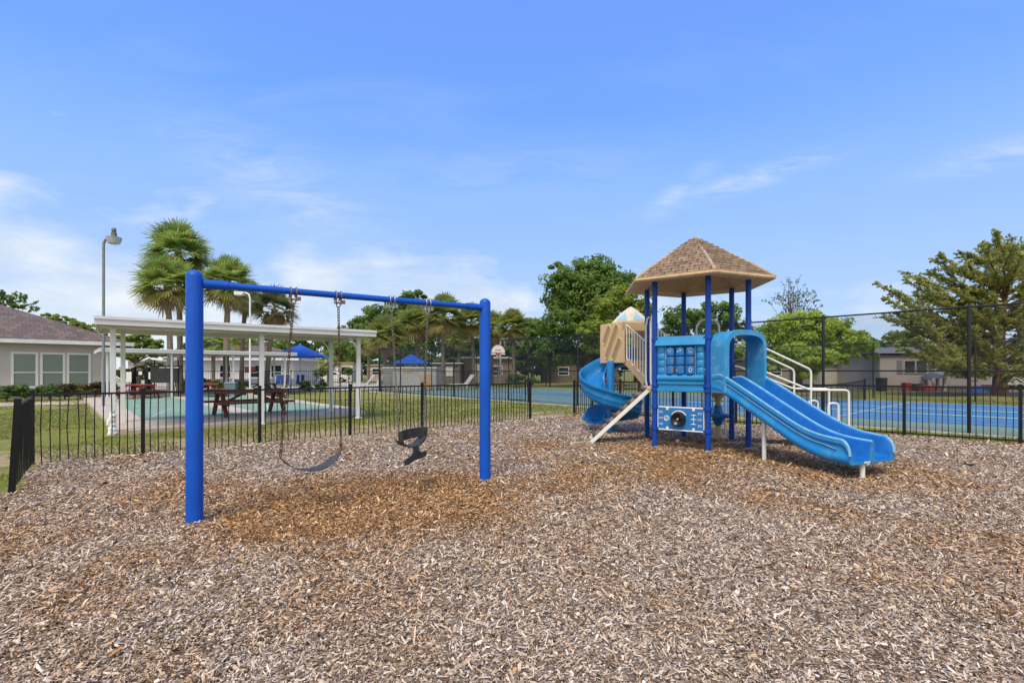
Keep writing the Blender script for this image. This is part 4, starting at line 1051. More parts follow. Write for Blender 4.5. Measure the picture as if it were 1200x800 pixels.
t1 = copy_tree(t0); t1.scale = (1, 1, 1); recolor(t1, redwood); t1['label'] = 'bright red picnic table end on at the far left edge of the green court'
t1.location = G(163, 468.5)+Vector((0, 0, .05)); t1.rotation_euler.z = LA+math.pi/2+.35
t2 = copy_tree(t1); t2['label'] = 'bright red picnic table half hidden behind the left swing post'
t2.location = at(244, 27.0, .05); t2.rotation_euler.z = LA+math.pi/2-.1
t3 = copy_tree(t1); recolor(t3, black_m); t3['label'] = 'black outdoor table between the pavilion posts near the trash box'
t3.location = at(306, 29.5, 0); t3.rotation_euler.z = .3

# ------------------------------------------------------------------ lamp posts
def lamp_a():
    P = at(121.3, 20, 0); k = 20/F
    t = thing('lamp_post', P, 'tall grey curved street lamp with ribbed glass head by pavilion', 'street lamp')
    b = MB(); zt_ = Z(287, 20); pts_ = [P+Vector((0, 0, -.1)), P+Vector((0, 0, zt_))]+[P+Vector((.30-.30*math.cos(a), 0, zt_+.30*math.sin(a))) for a in np.linspace(.25, math.pi/2, 7)]+[P+Vector((.42, 0, zt_+.31))]
    b.tube(pts_, .05, 12); b.build('pole', mat('grey_pole', (.25, .26, .27), .5, .15, 4, metal=.4), t)
    hc = P+Vector((.42, 0, zt_+.30))
    b = MB(); b.lathe([(.05, .22), (.10, .19), (.10, .06), (.16, .03), (.26, .0), (.27, -.03)], hc, 20); b.build('lamp_head', mat('grey_lamp_cap', (.13, .135, .14), .5, .2, 5), t)
    b = MB(); b.lathe([(.265, -.03), (.25, -.10), (.20, -.24), (.12, -.27), (.001, -.28)], hc, 24); b.build('lamp_shade', mat('frosted_lens', (.45, .46, .45), .25, .15, 12), t)
    b = MB(); b.lathe([(.07, .22), (.085, .26), (.085, .34), (.06, .38), (.001, .39)], hc, 14); b.build('photocell', mat('grey_lamp_cap', (.13, .135, .14), .5), t)
lamp_a()
P = at(293, 25.9, 0); t = thing('lamp_post', P, 'thin white lamp post with hooked arm rising behind pavilion', 'street lamp')
b = MB(); zt_ = Z(345, 25.9); b.tube([P+Vector((0, 0, 0)), P+Vector((0, 0, zt_-.2)), P+Vector((-.06, 0, zt_)), P+Vector((-.18, 0, zt_+.08)), P+Vector((-.40, 0, zt_+.08))], .045, 10); b.build('pole', white_p, t)
b = MB(); b.box(P+Vector((0, 0, .3)), (.32, .32, .6), .4); b.build('pole_base', conc, t, bevel=.02)
b = MB(); b.prism([(-.22, -.10), (.16, -.10), (.24, -.02), (.24, .08), (-.26, .10), (-.26, 0)], lambda a, n_, c: P+Vector((-.52+a, n_, zt_+.05+c)), -.15, .15); b.build('lamp_head', white_p, t, bevel=.02)

# ------------------------------------------------------------------ buildings
def roof_mat():
    m, t, p = nodes_of('asphalt_shingle'); v = objvec(t)
    br = nd(t, "ShaderNodeTexBrick"); t.links.new(objvec(t, (1, 1, 1), (0, 0, -.8)), br.inputs['Vector'])
    for k, x in (('Scale', 1.), ('Mortar Size', .015), ('Brick Width', .35), ('Row Height', .42)): br.inputs[k].default_value = x
    br.inputs['Color1'].default_value = (.115, .082, .066, 1); br.inputs['Color2'].default_value = (.19, .14, .115, 1); br.inputs['Mortar'].default_value = (.075, .052, .042, 1)
    n = noise(t, v, 18, 5, .7); c = mixc(t, .6, br.outputs[0], mixc(t, n.outputs[0], (.5, .5, .5), (1.5, 1.45, 1.4)), 'MULTIPLY')
    t.links.new(c, p.inputs['Base Color']); p.inputs['Roughness'].default_value = .95; bump(t, p, n.outputs[0], .5); return m
shing = roof_mat()
def house(name, label, cat, P0, ang, Lx, Ly, h, wallm, roofm, rise=1.4, over=.5, hip=True, trim=None, flat=False, z0=0):
    """P0 = front-left wall corner; front face runs along ang; depth to the back"""
    P0 = Vector(P0); d = Vector((math.cos(ang), math.sin(ang), 0)); n = Vector((-d.y, d.x, 0))
    t = thing(name, P0+d*Lx/2+n*Ly/2, label, cat)
    fr = lambda a, nn, z_: P0+d*a+n*nn+Vector((0, 0, z_))
    b = MB(); b.prism([(0, 0), (Lx, 0), (Lx, Ly), (0, Ly)], lambda a, nn, c: fr(a, c, nn), -.1, h); b.build('wall', wallm, t)
    o = over; b = MB()
    A = [fr(-o, -o, h), fr(Lx+o, -o, h), fr(Lx+o, Ly+o, h), fr(-o, Ly+o, h)]
    if flat:
        b.prism([(-o, -o), (Lx+o, -o), (Lx+o, Ly+o), (-o, Ly+o)], lambda a, nn, c: fr(a, c, nn), h+.002, h+.12)
    else:
        hp = min(Lx, Ly)/2+o if hip else -0.0
        Rd = [fr(-o+hp, Ly/2, h+rise), fr(Lx+o-hp, Ly/2, h+rise)]
        b.add([p+Vector((0, 0, .12)) for p in A]+Rd+[p+Vector((0, 0, .0)) for p in A], [(0, 1, 5, 4), (2, 3, 4, 5), (1, 2, 5), (3, 0, 4), (6, 9, 8, 7)])
    ro = b.build('roof', roofm, t)
    if trim:
        b = MB()
        b.bar(fr(-o-.05, -o-.05, h+.04), fr(Lx+o+.05, -o-.05, h+.04), .09, .20); b.bar(fr(Lx+o+.05, -o+.0, h+.04), fr(Lx+o+.05, Ly+o, h+.04), .09, .20)
        b.bar(fr(-o-.05, -o, h+.04), fr(-o-.05, Ly+o, h+.04), .09, .20); b.build('gutter', trim, ro)
    return t, fr
def window(t, fr, a0, a1, z0, z1, fm, gm_, nn=0, bars=1, mull=0, fw=.09):
    b = MB(); pr = lambda x0, x1, y0, y1, n0, n1: b.prism([(x0, y0), (x1, y0), (x1, y1), (x0, y1)], lambda a, q, c: fr(a, nn-q, c), n0, n1)
    pr(a0-fw, a0, z0-fw, z1+fw, -.02, .06); pr(a1, a1+fw, z0-fw, z1+fw, -.02, .06); pr(a0, a1, z0-fw, z0, -.02, .06); pr(a0, a1, z1, z1+fw, -.02, .06)
    for i in range(bars): zc = z0+(z1-z0)*(i+1)/(bars+1)*.86; pr(a0, a1, zc-.03, zc+.03, -.01, .045)
    for i in range(mull): ac = a0+(a1-a0)*(i+1)/(mull+1); pr(ac-.05, ac+.05, z0, z1, -.01, .047)
    w_ = b.build('window', fm, t); b = MB()
    b.prism([(a0, z0), (a1, z0), (a1, z1), (a0, z1)], lambda a, q, c: fr(a, nn-q, c), -.01, .018); b.build('pane', gm_, w_); return w_
def blind_mat():
    m, t, p = nodes_of('window_with_blinds'); v = objvec(t); wv = nd(t, "ShaderNodeTexWave", bands_direction='Z'); wv.inputs['Scale'].default_value = 5.5; wv.inputs['Distortion'].default_value = .4
    t.links.new(v, wv.inputs['Vector']); c = ramp(t, wv.outputs[1], [(.2, (.175, .215, .20)), (.8, (.245, .285, .265))])
    t.links.new(c, p.inputs['Base Color']); p.inputs['Roughness'].default_value = .12; return m
blinds = blind_mat()
HA = math.atan2(.72, .69); hd = Vector((.69, .72, 0)).normalized()
kx = (136-600)/F; P0 = Vector((-28.0, 25.6, 0)); tt = (kx*P0.y-P0.x)/(hd.x-kx*hd.y)   # right wall corner sits on this sight line
HL = 16.0
hs_, hf = house('house', 'grey stucco house with brown shingle roof and white framed windows', 'house', P0+hd*(tt-HL), HA, HL, 11, 3.05, wall_grey, shing, 2.7, .7, True, white_p)
def on_wall(px):
    k = (px-600)/F; B0 = P0+hd*(tt-HL); return (k*B0.y-B0.x)/(hd.x-k*hd.y)
for a, c in ((16, 41.5), (50, 73.5), (81, 103.5)):
    window(hs_, hf, on_wall(a), on_wall(c), .66, 2.42, white_w, blinds, 0, 1, 0, .11)
b = MB(); b.prism([(0, 0), (HL, 0), (HL, .52), (0, .52)], lambda a, q, c: hf(a, -q, c), -.01, .03); b.build('base_band', mat('grey_base_band', (.20, .20, .21), .9), hs_)
b = MB(); b.prism([(0, .52), (HL, .52), (HL, .60), (0, .60)], lambda a, q, c: hf(a, -q, c), -.01, .05); b.build('trim_band', white_p, hs_)
# white pool house behind the pavilions
P0 = at(205, 46); h1, f_ = house('pool_house', 'white building with low brown hip roof beyond the pool fence', 'building', P0, .10, 10.6, 8, 2.55, wall_white, shing, 1.55, .6, True, white_p)
for a in (1.2, 4.0, 6.6, 8.6): window(h1, f_, a, a+.9, .9, 2.0, white_p, darkglass, 0, 1)
b = MB(); b.prism([(0, .0), (10.6, .0), (10.6, .75), (0, .75)], lambda a, q, c: f_(a, -q, c), -.01, .03); b.build('base_band', mat('blue_grey_base', (.19, .21, .25), .9), h1)
sg_ = thing('wall_sign', at(293, 44.6, 1.7), 'maroon rectangular board on the white pool house', 'sign')
b = MB(); b.box(at(293, 44.6, 1.62), (.9, .05, .62), .10); b.build('board', mat('maroon_board', (.14, .02, .02), .6), sg_)
b = MB()
for z_ in (1.32, 1.92): b.box(at(293, 44.57, z_), (.92, .03, .03), .10)
b.build('board_edge', white_p, sg_)
# cream building far left
P0 = at(150, 50); h2, f_ = house('building', 'cream building with flat roof behind the olive shrub at left', 'building', P0, .05, 9, 6, 2.5, wall_beige, wall_white, .4, .4, False, None, True)
for a in (1.0, 4.0, 6.5): window(h2, f_, a, a+1, .9, 2.0, white_p, darkglass)
# far mobile homes
yel = mat('yellow_awning', (.45, .30, .07), .7)
P0 = at(371, 70); h3, f_ = house('mobile_home', 'white mobile home with yellow window trim beyond the lawn', 'mobile home', P0, -.05, 5.2, 4, 2.6, wall_white, yel, .3, .25, False, None, True)
for a in (.5, 3.6): 
    window(h3, f_, a, a+1.0, 1.0, 2.0, yel, darkglass, 0, 1)
b = MB(); b.box(f_(2.4, -.02, 1.9), (.35, .06, .7), -.05); b.build('shutter', yel, h3)
P0 = at(430, 72); h4, f_ = house('mobile_home', 'pale pinkish mobile home seen past the pavilion corner post', 'mobile home', P0, 0, 2.8, 4, 2.3, mat('pink_wall', (.50, .38, .33), .85), wall_beige, .3, .2, False, None, True); window(h4, f_, .8, 1.8, 1.0, 1.8, white_p, darkglass)
P0 = at(544, 58); h5, f_ = house('mobile_home', 'tan house with white arched opening behind the basketball hoop', 'house', P0, .02, 5.6, 5, 3.0, mat('tan_stucco', (.27, .205, .145), .9), wall_white, .5, .3, False, white_p, True)
b = MB(); b.prism([(1.0, .1), (1.95, .1), (1.95, 1.9)]+[(1.475+.475*math.cos(a), 1.9+.45*math.sin(a)) for a in np.linspace(.2, math.pi-.2, 9)]+[(1.0, 1.9)], lambda a, q, c: f_(a, -q, c), -.01, .05); b.build('arched_door', white_w, h5)
window(h5, f_, 3.4, 4.4, 1.0, 2.0, white_p, darkglass)
P0 = at(506, 56); h6, f_ = house('mobile_home', 'grey mobile home with small white window right of pump house', 'mobile home', P0, 0, 3.2, 4, 2.3, mat('dim_grey_wall', (.22, .20, .18), .9), wall_white, .3, .3, False, None, True); window(h6, f_, 1.7, 2.3, 1.0, 1.9, white_w, white_w)
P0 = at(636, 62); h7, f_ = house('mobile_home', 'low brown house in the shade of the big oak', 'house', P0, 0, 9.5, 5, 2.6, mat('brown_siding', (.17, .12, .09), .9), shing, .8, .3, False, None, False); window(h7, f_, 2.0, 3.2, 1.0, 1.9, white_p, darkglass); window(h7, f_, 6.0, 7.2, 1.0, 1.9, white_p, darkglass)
# right hand mobile homes
P0 = at(1031, 38); metal_roof = mat('grey_metal_roof', (.15, .145, .145), .75, .15, 3)
h8, f_ = house('mobile_home', 'grey mobile home with dark window and shutters beyond the blue court', 'mobile home', P0, -.12, 8.8, 7, 2.72, wall_grey2, metal_roof, .75, .18, False, None)
window(h8, f_, 1.75, 3.25, 1.35, 2.25, wall_grey2, darkglass, 0, 0, 1, .05)
for a in (1.38, 3.62): b = MB(); b.box(f_(a, -.03, 1.8), (.36, .06, 1.0), -.12); b.build('shutter', mat('slate_shutter', (.16, .17, .20), .7), h8)
b = MB(); b.prism([(.3, 0), (8.4, 0), (8.4, .4), (.3, .4)], lambda a, q, c: f_(a, -q, c), -.01, .03); b.build('skirting', mat('dark_skirting', (.16, .13, .11), .9), h8)
P0 = at(962, 44); h9, f_ = house('mobile_home', 'pale beige mobile home with white roof left of the grey one', 'mobile home', P0, .02, 3.9, 5, 2.1, wall_beige, wall_white, .3, .3, False, None, True)
for a in (2.4, 3.25): window(h9, f_, a, a+.22, .7, 1.5, white_p, darkglass, 0, 0, 0, .04)
P0 = at(1012, 43); h10, f_ = house('carport', 'grey carport annex with pale awning between the two mobile homes', 'carport', P0, .0, 2.2, 4, 2.05, wall_grey2, wall_white, .3, .25, False, None, True)
b = MB(); b.prism([(-.05, .4), (.85, .4), (.85, 1.55), (-.05, 1.55)], lambda a, q, c: f_(a, -q, c), -.01, .02); b.build('dark_opening', darkglass, h10)
b = MB(); b.prism([(0, 1.65), (.7, 1.35), (.7, 1.40), (0, 2.0)], lambda a, n_, c: f_(n_, -a, c), -.1, .95); b.build('awning', wall_white, h10)
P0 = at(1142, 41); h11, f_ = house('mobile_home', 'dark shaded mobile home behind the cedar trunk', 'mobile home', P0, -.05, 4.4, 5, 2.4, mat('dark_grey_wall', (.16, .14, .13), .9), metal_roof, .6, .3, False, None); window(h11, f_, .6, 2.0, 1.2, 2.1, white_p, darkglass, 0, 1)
P0 = at(884, 60); h12, f_ = house('mobile_home', 'brownish mobile home glimpsed behind the slide handrails', 'mobile home', P0, 0, 7, 5, 2.7, mat('taupe_wall', (.24, .20, .17), .9), metal_roof, .6, .3, False, None); window(h12, f_, 2, 3.2, 1.0, 1.9, white_p, darkglass)
# pump house
P0 = at(449, 38); pmp, f_ = house('pump_house', 'low pale grey block hut with tan door by the pool', 'hut', P0, .04, 4.05, 3.0, 1.68, mat('pale_block', (.44, .44, .43), .9, .05, 1, (.34, .34, .33), (.5, .8)), wall_white, .2, .06, False, None, True)
b = MB(); b.prism([(2.9, .05), (3.7, .05), (3.7, 1.2), (2.9, 1.2)], lambda a, q, c: f_(a, -q, c), -.01, .04); b.build('door', mat('tan_door', (.50, .33, .16), .7), pmp)
b = MB(); b.prism([(1.6, 1.38), (2.3, 1.38), (2.3, 1.62), (1.6, 1.62)], lambda a, q, c: f_(a, -q, c), -.01, .03); b.build('notice', mat('tan_door', (.50, .33, .16), .7), pmp)
# ------------------------------------------------------------------ umbrellas, hoop, chairs
def umbrella(label, P, hw, ze, za):
    t = thing('pool_umbrella', P, label, 'umbrella')
    b = MB(); n = 4; top_ = P+Vector((0, 0, za)); A = []
    for k in range(4):
        a = R(45+90*k+12); A.append(P+Vector((math.cos(a)*hw*1.3, math.sin(a)*hw*1.3, ze)))
    rings = []
    for j in range(9):
        f = j/8; rings.append([])
        for k in range(4):
            for q in (0, .25, .5, .75):
                e_ = A[k].lerp(A[(k+1) % 4], q); sag = (.18*4*q*(1-q)*f+.10*math.sin(math.pi*f))
                rings[-1].append(top_.lerp(e_, max(f, .004))-Vector((0, 0, sag*.6-.12*q*(1-q)*f)))
    b.loft(rings, smooth=True, caps=False)
    rings2 = [[p-Vector((0, 0, .02)) for p in r_] for r_ in rings]; b.loft(rings2, smooth=True, caps=False)
    b.build('canopy', shade_blue, t, sharp=60)
    b = MB(); b.lathe([(.06, 0), (.06, za-.05)], P, 12); b.build('pole', white_p, t)
    b = MB()
    for p in A: b.tube([P+Vector((0, 0, za-.5)), p.lerp(top_, .15)-Vector((0, 0, .08))], .022, 6)
    b.build('rib', white_p, t); return t
umbrella('large blue shade canopy on white pole right of the pavilions', at(352, 38), 2.05, 2.62, 3.55)
umbrella('blue pool umbrella behind the pale grey hut', at(482, 43.5), 1.75, 2.18, 3.0)
P = at(584, 46); t = thing('basketball_hoop', P, 'white fan shaped basketball hoop backboard with red border', 'basketball hoop')
b = MB(); b.tube([P, P+Vector((0, 0, 2.9)), P+Vector((0, -.6, 3.2))], .06, 10); b.build('pole', mat('dull_grey_pole', (.16, .16, .155), .6), t)
b = MB(); out = [(-.66, 2.95), (.66, 2.95), (.66, 3.2)]+[(.66*math.cos(a), 3.2+.72*math.sin(a)) for a in np.linspace(.1, math.pi-.1, 13)]+[(-.66, 3.2)]
b.prism(out, lambda a, n_, c: P+Vector((a, -.65+n_, c)), -.02, .02); bb = b.build('backboard', white_w, t)
redp = mat('red_paint', (.50, .03, .02), .5)
b = MB(); b.tube([P+Vector((a*.965, -.68, 2.97+(c-2.95)*.965)) for a, c in out], .030, 6, True)
b.tube([P+Vector((a, -.68, c)) for a, c in ((-.22, 3.1), (.22, 3.1), (.22, 3.42), (-.22, 3.42))], .028, 6, True); b.build('border', redp, bb)
b = MB(); b.tube([P+Vector((.225*math.cos(a), -.92+.225*math.sin(a), 3.02)) for a in np.linspace(0, 2*math.pi, 15)[:-1]], .018, 6, True); b.bar(P+Vector((0, -.62, 3.02)), P+Vector((0, -.72, 3.02)), .2, .08); b.build('rim', redp, t)
b = MB()
for k in range(10):
    a = 2*math.pi*k/10; b.tube([P+Vector((.21*math.cos(a), -.92+.21*math.sin(a), 3.0)), P+Vector((.13*math.cos(a+.4), -.92+.13*math.sin(a+.4), 2.6))], .008, 4)
b.build('net', white_w, t)
P = at(586.5, 56); t = thing('light_pole', P, 'tall thin white light pole rising behind the palms', 'light pole'); b = MB(); b.lathe([(.09, 0), (.07, 8.2)], P, 10); b.build('pole', white_p, t); b = MB(); b.box(P+Vector((0, -.2, 8.2)), (.4, .5, .16)); b.build('lamp_head', white_p, t)
def pool_chair():
    t = thing('pool_chair', (0, 0, 0), '', 'chair', 'blue chairs by the pool')
    b = MB()
    for x in (-.27, .27): b.tube([(x, -.28, 0), (x, -.26, .62), (x, .22, .60), (x, .36, 0)], .02, 6); b.tube([(x, -.24, .40), (x, .16, .36), (x, .42, 1.02)], .02, 6)
    b.tube([(-.27, .42, 1.02), (.27, .42, 1.02)], .02, 6); b.build('frame', white_p, t, local=True)
    sl2 = mat('blue_sling', (.012, .075, .33), .7)
    b = MB(); b.loft([[(x, .165+.255*f, .385+.62*f+d) for x, d in ((-.25, 0), (.25, 0), (.25, .012), (-.25, .012))] for f in (0, .5, 1)], smooth=False); b.build('backrest', sl2, t, local=True)
    b = MB(); b.box((0, -.04, .385), (.5, .40, .014), Matrix.Rotation(-.1, 3, 'X')); b.build('seat', sl2, t, local=True)
    return t
ch0 = pool_chair()
for i, (px, Y, rz, lab) in enumerate(((328, 40, .4, 'leftmost blue sling pool chair beside the white pool house'), (334.5, 40.3, .3, 'second blue sling chair from the left by the pool'), (351, 39.5, .2, 'blue sling chair left of the umbrella pole'), (365.5, 39, -1.0, 'blue sling chair turned sideways right of the umbrella pole'))):
    o = ch0 if i == 0 else copy_tree(ch0); o.location = at(px, Y, .02); o.rotation_euler.z = rz; o['label'] = lab; o.scale = (1.15, 1.15, 1.15)
def lounger():
    t = thing('pool_lounger', (0, 0, 0), '', 'lounge chair', 'white loungers by the pool'); b = MB()
    for x in (-.3, .3): b.bar((x, -.95, .32), (x, .35, .32), .05, .06); b.bar((x, .33, .32), (x, .85, 1.0), .05, .06)
    b.build('frame', white_p, t, local=True)
    for x in (-.3, .3):
        for y in (-.7, .3): b = MB(); b.bar((x, y, .32), (x, y, 0), .05, .05); b.build('leg', white_p, t, local=True)
    b = MB()
    for k in range(9): b.box((0, -.9+.145*k, .35), (.58, .11, .025))
    b.build('seat', white_p, t, local=True); b = MB()
    for k in range(6): b.box((0, .38+.085*k, .40+.112*k), (.58, .025, .10), Matrix.Rotation(-.6, 3, 'X'))
    b.build('backrest', white_p, t, local=True); return t
lg = lounger()
for i, (px, Y, rz, lab) in enumerate(((541, 41, -1.1, 'white lounge chair with raised back right of the grey hut'), (423, 39, -1.2, 'white lounger seen left of the pavilion corner post'), (436, 39.5, -1.0, 'white lounger seen just right of the pavilion corner post'), (445, 38.5, -1.1, 'white lounger standing beside the left wall of the grey hut'))):
    o = lg if i == 0 else copy_tree(lg); o.location = at(px, Y, .02); o.rotation_euler.z = rz; o['label'] = lab; o.scale = (1.15, 1.15, 1.15)

# pool fence
pf = thing('iron_fence', at(300, 33), 'distant black picket fence around the pool', 'fence')
fp = [at(128, 30.0)+(at(446, 36.5)-at(128, 30.0))*t for t in np.linspace(0, 1, 9)]
for p in fp: iron_post(p, 1.55, .07, pf, .4, cap=False)
for a, c in zip(fp, fp[1:]): iron_panel(a, c, 1.5, .125, 'picket_panel', pf, True, bend=.001, pk=.011)
fp2 = [fp[-1], at(498, 43), at(560, 46), at(640, 49)]
pf2 = thing('iron_fence', at(540, 44), 'distant black picket fence behind the grey hut and loungers', 'fence')
for p in fp2[1:]: iron_post(p, 1.45, .07, pf2, .4, cap=False)
for a, c in zip(fp2, fp2[1:]): iron_panel(a, c, 1.4, .14, 'picket_panel', pf2, True, bend=.001, pk=.012)
for px, lab in ((156.5, 'left black square gate pillar behind the red table'), (173, 'right black gate pillar with angled top behind the red table')):
    P = at(px, 29.6); t = thing('gate_pillar', P, lab, 'pillar'); b = MB(); b.box(P+Vector((0, 0, .82)), (.20, .20, 1.64)); b.build('shaft', black_m, t, bevel=.01)
    b = MB(); b.box(P+Vector((.03, 0, 1.66)), (.26, .22, .06), Matrix.Rotation(-.25, 3, 'Y')); b.build('cap', black_m, t)
for px, py, w_, h_, lab in ((151, 441.5, .32, .60, 'white pool notice left of the black gate pillars'), (164.5, 437, .20, .20, 'small white notice hung between the black gate pillars'), (176.5, 440, .24, .42, 'white notice board right of the black gate pillars')):
    P = at(px, 29.3, Z(py, 29.3)); t = thing('notice_sign', P, lab, 'sign'); b = MB(); b.box(P, (w_, .02, h_)); b.build('board', white_w, t)
    b = MB(); b.box(P+Vector((0, .03, -P.z/2)), (.03, .03, P.z)); b.build('stake', black_m, t)
t = thing('ramp_railing', at(143, 28.5), 'white slanted stair railing left of the red picnic table', 'railing')
for k in range(5):
    b = MB(); b.tube([at(136+k*2.6, 28.5, 1.15-.05*k), at(141+k*2.6, 28.5, .12)], .022, 6); b.build('baluster', white_p, t)
b = MB(); b.tube([at(134, 28.5, 1.2), at(150, 28.5, .85)], .03, 6); b.build('handrail', white_p, t)
# scoreboard
t = thing('scoreboard', at(195, 27), 'dark grey board with pale tabs on two posts behind court', 'board')
b = MB(); b.box(at(195, 27, Z(438.5, 27)), (1.5, .06, .92), .25); b.build('panel', mat('dark_slate', (.085, .088, .092), .8, .15, 4, (.12, .12, .125), (.5, .8)), t)
b = MB()
for k in range(4): b.box(at(182+8*k, 26.93, Z(430.5, 27)), (.26, .03, .07), .25)
b.build('tab', white_w, t)
b = MB(); b.box(at(195, 26.95, Z(428.8, 27)), (1.54, .08, .05), .25); b.build('top_rail', black_m, t)
for px in (181, 209): b = MB(); b.lathe([(.03, 0), (.03, 2.1)], at(px, 27.1), 8); b.build('leg', black_m, t)
# bins
def storage(name, label, P, s, c, ang=.2):
    t = thing(name, P, label, 'bin'); m_ = mat('bin_'+name+str(len(MATS)), c, .55, .1, 3)
    b = MB(); q = [(-s[0]/2*.92, -s[1]/2*.92), (s[0]/2*.92, -s[1]/2*.92), (s[0]/2*.92, s[1]/2*.92), (-s[0]/2*.92, s[1]/2*.92)]
    M2 = Matrix.Rotation(ang, 3, 'Z'); b.loft([[P+M2 @ Vector((x*k, y*k, z_)) for x, y in q] for k, z_ in ((.94, 0), (1.0, s[2]*.85))], smooth=False); b.build('body', m_, t, bevel=.015)
    b = MB(); b.loft([[P+M2 @ Vector((x*k, y*k, z_)) for x, y in q] for k, z_ in ((1.07, s[2]*.855), (1.07, s[2]*.92), (.9, s[2]))], smooth=False); b.build('lid', m_, t, bevel=.01); return t
storage('storage_bin', 'grey blue storage box under the far pavilion', at(271, 28.4, .02), (.62, .55, .85), (.13, .19, .22))
storage('trash_bin', 'dark green bin standing right of the dark red picnic table', at(328.5, 28.0), (.48, .45, .50), (.035, .075, .065))
storage('plastic_bin', 'bright red plastic bin left of the pair against the grey mobile home', at(1062, 37), (.55, .45, .62), (.42, .03, .03))
storage('plastic_bin', 'wide low red plastic bin below the blue covered stall', at(1086, 36.4), (1.0, .5, .42), (.38, .03, .03))
storage('plastic_bin', 'dark grey bin next to the mobile home wall between the red ones', at(1074, 37), (.7, .5, .55), (.05, .055, .06))
storage('plastic_bin', 'black bin at the left corner of the grey mobile home', at(1033, 36.4), (.6, .5, 1.0), (.015, .015, .016))
t = thing('blue_covered_stall', at(1094, 36.8), 'small low table with a domed blue grey cover by the mobile home', 'table')
b = MB(); b.lathe([(.78, .95), (.74, 1.02), (.5, 1.2), (.2, 1.3), (.001, 1.33)], at(1094, 36.8), 16); b.build('cover', mat('slate_blue_cover', (.07, .10, .15), .7), t)
for s_ in (-.55, .55):
    for y in (-.3, .3): b = MB(); b.bar(at(1094, 36.8, .0)+Vector((s_, y, 0)), at(1094, 36.8, .98)+Vector((s_, y, 0)), .16, .16); b.build('leg', wall_beige, t)
rt_ = random.Random(4); b = MB(); P = at(1145, 35.5)
rings = []
for j in range(6):
    f = j/5; rings.append([P+Vector(((.62*(1-f*.75)+rt_.uniform(-.08, .08))*math.cos(a), (.4*(1-f*.75)+rt_.uniform(-.05, .05))*math.sin(a), .42*f)) for a in np.linspace(0, 2*math.pi, 13)[:-1]])
b.loft(rings, smooth=False); tag(b.build('blue_tarp', mat('bright_blue_tarp', (.02, .11, .42), .5)), 'crumpled bright blue tarp on the dirt left of the cedar trunk', 'tarp')
b = MB(); P = at(1156, 35.8); rings = []
for j in range(6):
    f = j/5; rings.append([P+Vector(((.8*(1-f*.6)+rt_.uniform(-.1, .1))*math.cos(a), (.4*(1-f*.7)+rt_.uniform(-.05, .05))*math.sin(a), .5*f)) for a in np.linspace(0, 2*math.pi, 13)[:-1]])
b.loft(rings, smooth=False); tag(b.build('junk_heap', rubber), 'dark heap of covered things between blue tarp and cedar trunk', 'heap')
# cars
def car(label, P, ang, m_, van=False):
    t = thing('parked_car', P, label, 'car'); d = Vector((math.cos(ang), math.sin(ang), 0)); n = Vector((-d.y, d.x, 0)); fr = lambda a, nn, c: Vector(P)+d*a+n*nn+Vector((0, 0, c))
    hgt = 1.95 if van else 1.42
    po = [(-2.2, .35), (2.2, .35), (2.25, .62), (2.1, .85), (1.1, .98), (.55, hgt-.04), (-.2, hgt), (-1.5, hgt-.06), (-2.1, 1.02), (-2.25, .8)] if not van else [(-2.4, .35), (2.4, .35), (2.45, .7), (2.2, 1.05), (1.6, 1.2), (1.05, hgt-.1), (.7, hgt), (-2.3, hgt), (-2.45, 1.2)]
    b = MB(); b.prism(po, lambda a, nn, c: fr(a, nn, c), -.85, .85); b.build('body', m_, t, bevel=.06)
    w2 = [(.95, 1.0), (.5, hgt-.12), (-.2, hgt-.09), (-1.4, hgt-.14), (-1.8, 1.0)] if not van else [(1.5, 1.22), (1.0, hgt-.16), (.1, hgt-.16), (.1, 1.22)]
    for s_ in (-1, 1): b = MB(); b.prism(w2, lambda a, nn, c: fr(a, s_*nn, c), .84, .862); b.build('side_window', darkglass, t)
    for a in (-1.4, 1.4):
        for s_ in (-1, 1):
            b = MB(); M3 = n.to_track_quat('Z', 'Y').to_matrix(); b.lathe([(.001, -.1), (.30, -.1), (.33, -.06), (.33, .06), (.30, .1), (.001, .1)], fr(a, s_*.78, .33), 20, M3); wo = b.build('wheel', rubber, t)
            b = MB(); b.lathe([(.001, -.115), (.19, -.112), (.20, -.09), (.20, .09), (.19, .112), (.001, .115)], fr(a, s_*.78, .33), 14, M3); b.build('rim', galv, wo)
    return t
car('white car parked in front of the white mobile home', at(389, 66), .15, white_w)
car('white van partly hidden behind the cedar trunk at the right edge', at(1206, 40), .4, white_w, True)

# ------------------------------------------------------------------ vegetation
def Bl(px, py, rx, ry, Y, dy=0.0, k=.8):
    y = Y+dy; return (np.array(((px-600)/F*y, y, H-(py-HOR)*y/F)), np.array((rx*y/F, rx*y/F*k, ry*y/F)))
GREEN = ((.085, .155, .032), (.185, .270, .058)); DARKG = ((.060, .115, .030), (.135, .205, .052))
YELG = ((.150, .220, .030), (.300, .350, .060)); BRIGHT = ((.215, .320, .038), (.400, .480, .075)); OLIVE = ((.090, .115, .030), (.190, .200, .055)); CEDAR = ((.175, .205, .060), (.430, .430, .120))
GREY_O = ((.17, .18, .105), (.30, .30, .18))
def leaf_quads(P, Nn, ln, wd, rs, colr):
    n = len(P); r = rs.normal(size=(n, 3)); a = np.cross(Nn, r); a /= np.linalg.norm(a, axis=1)[:, None]+1e-9; b_ = np.cross(Nn, a)
    b_ /= np.linalg.norm(b_, axis=1)[:, None]+1e-9
    a = a*ln[:, None]; b_ = b_*wd[:, None]
    V = np.stack([P-a, P+b_*.9-a*.1, P+a, P-b_*.9-a*.1], 1).reshape(-1, 3)
    return V, np.repeat(colr, 4, 0)
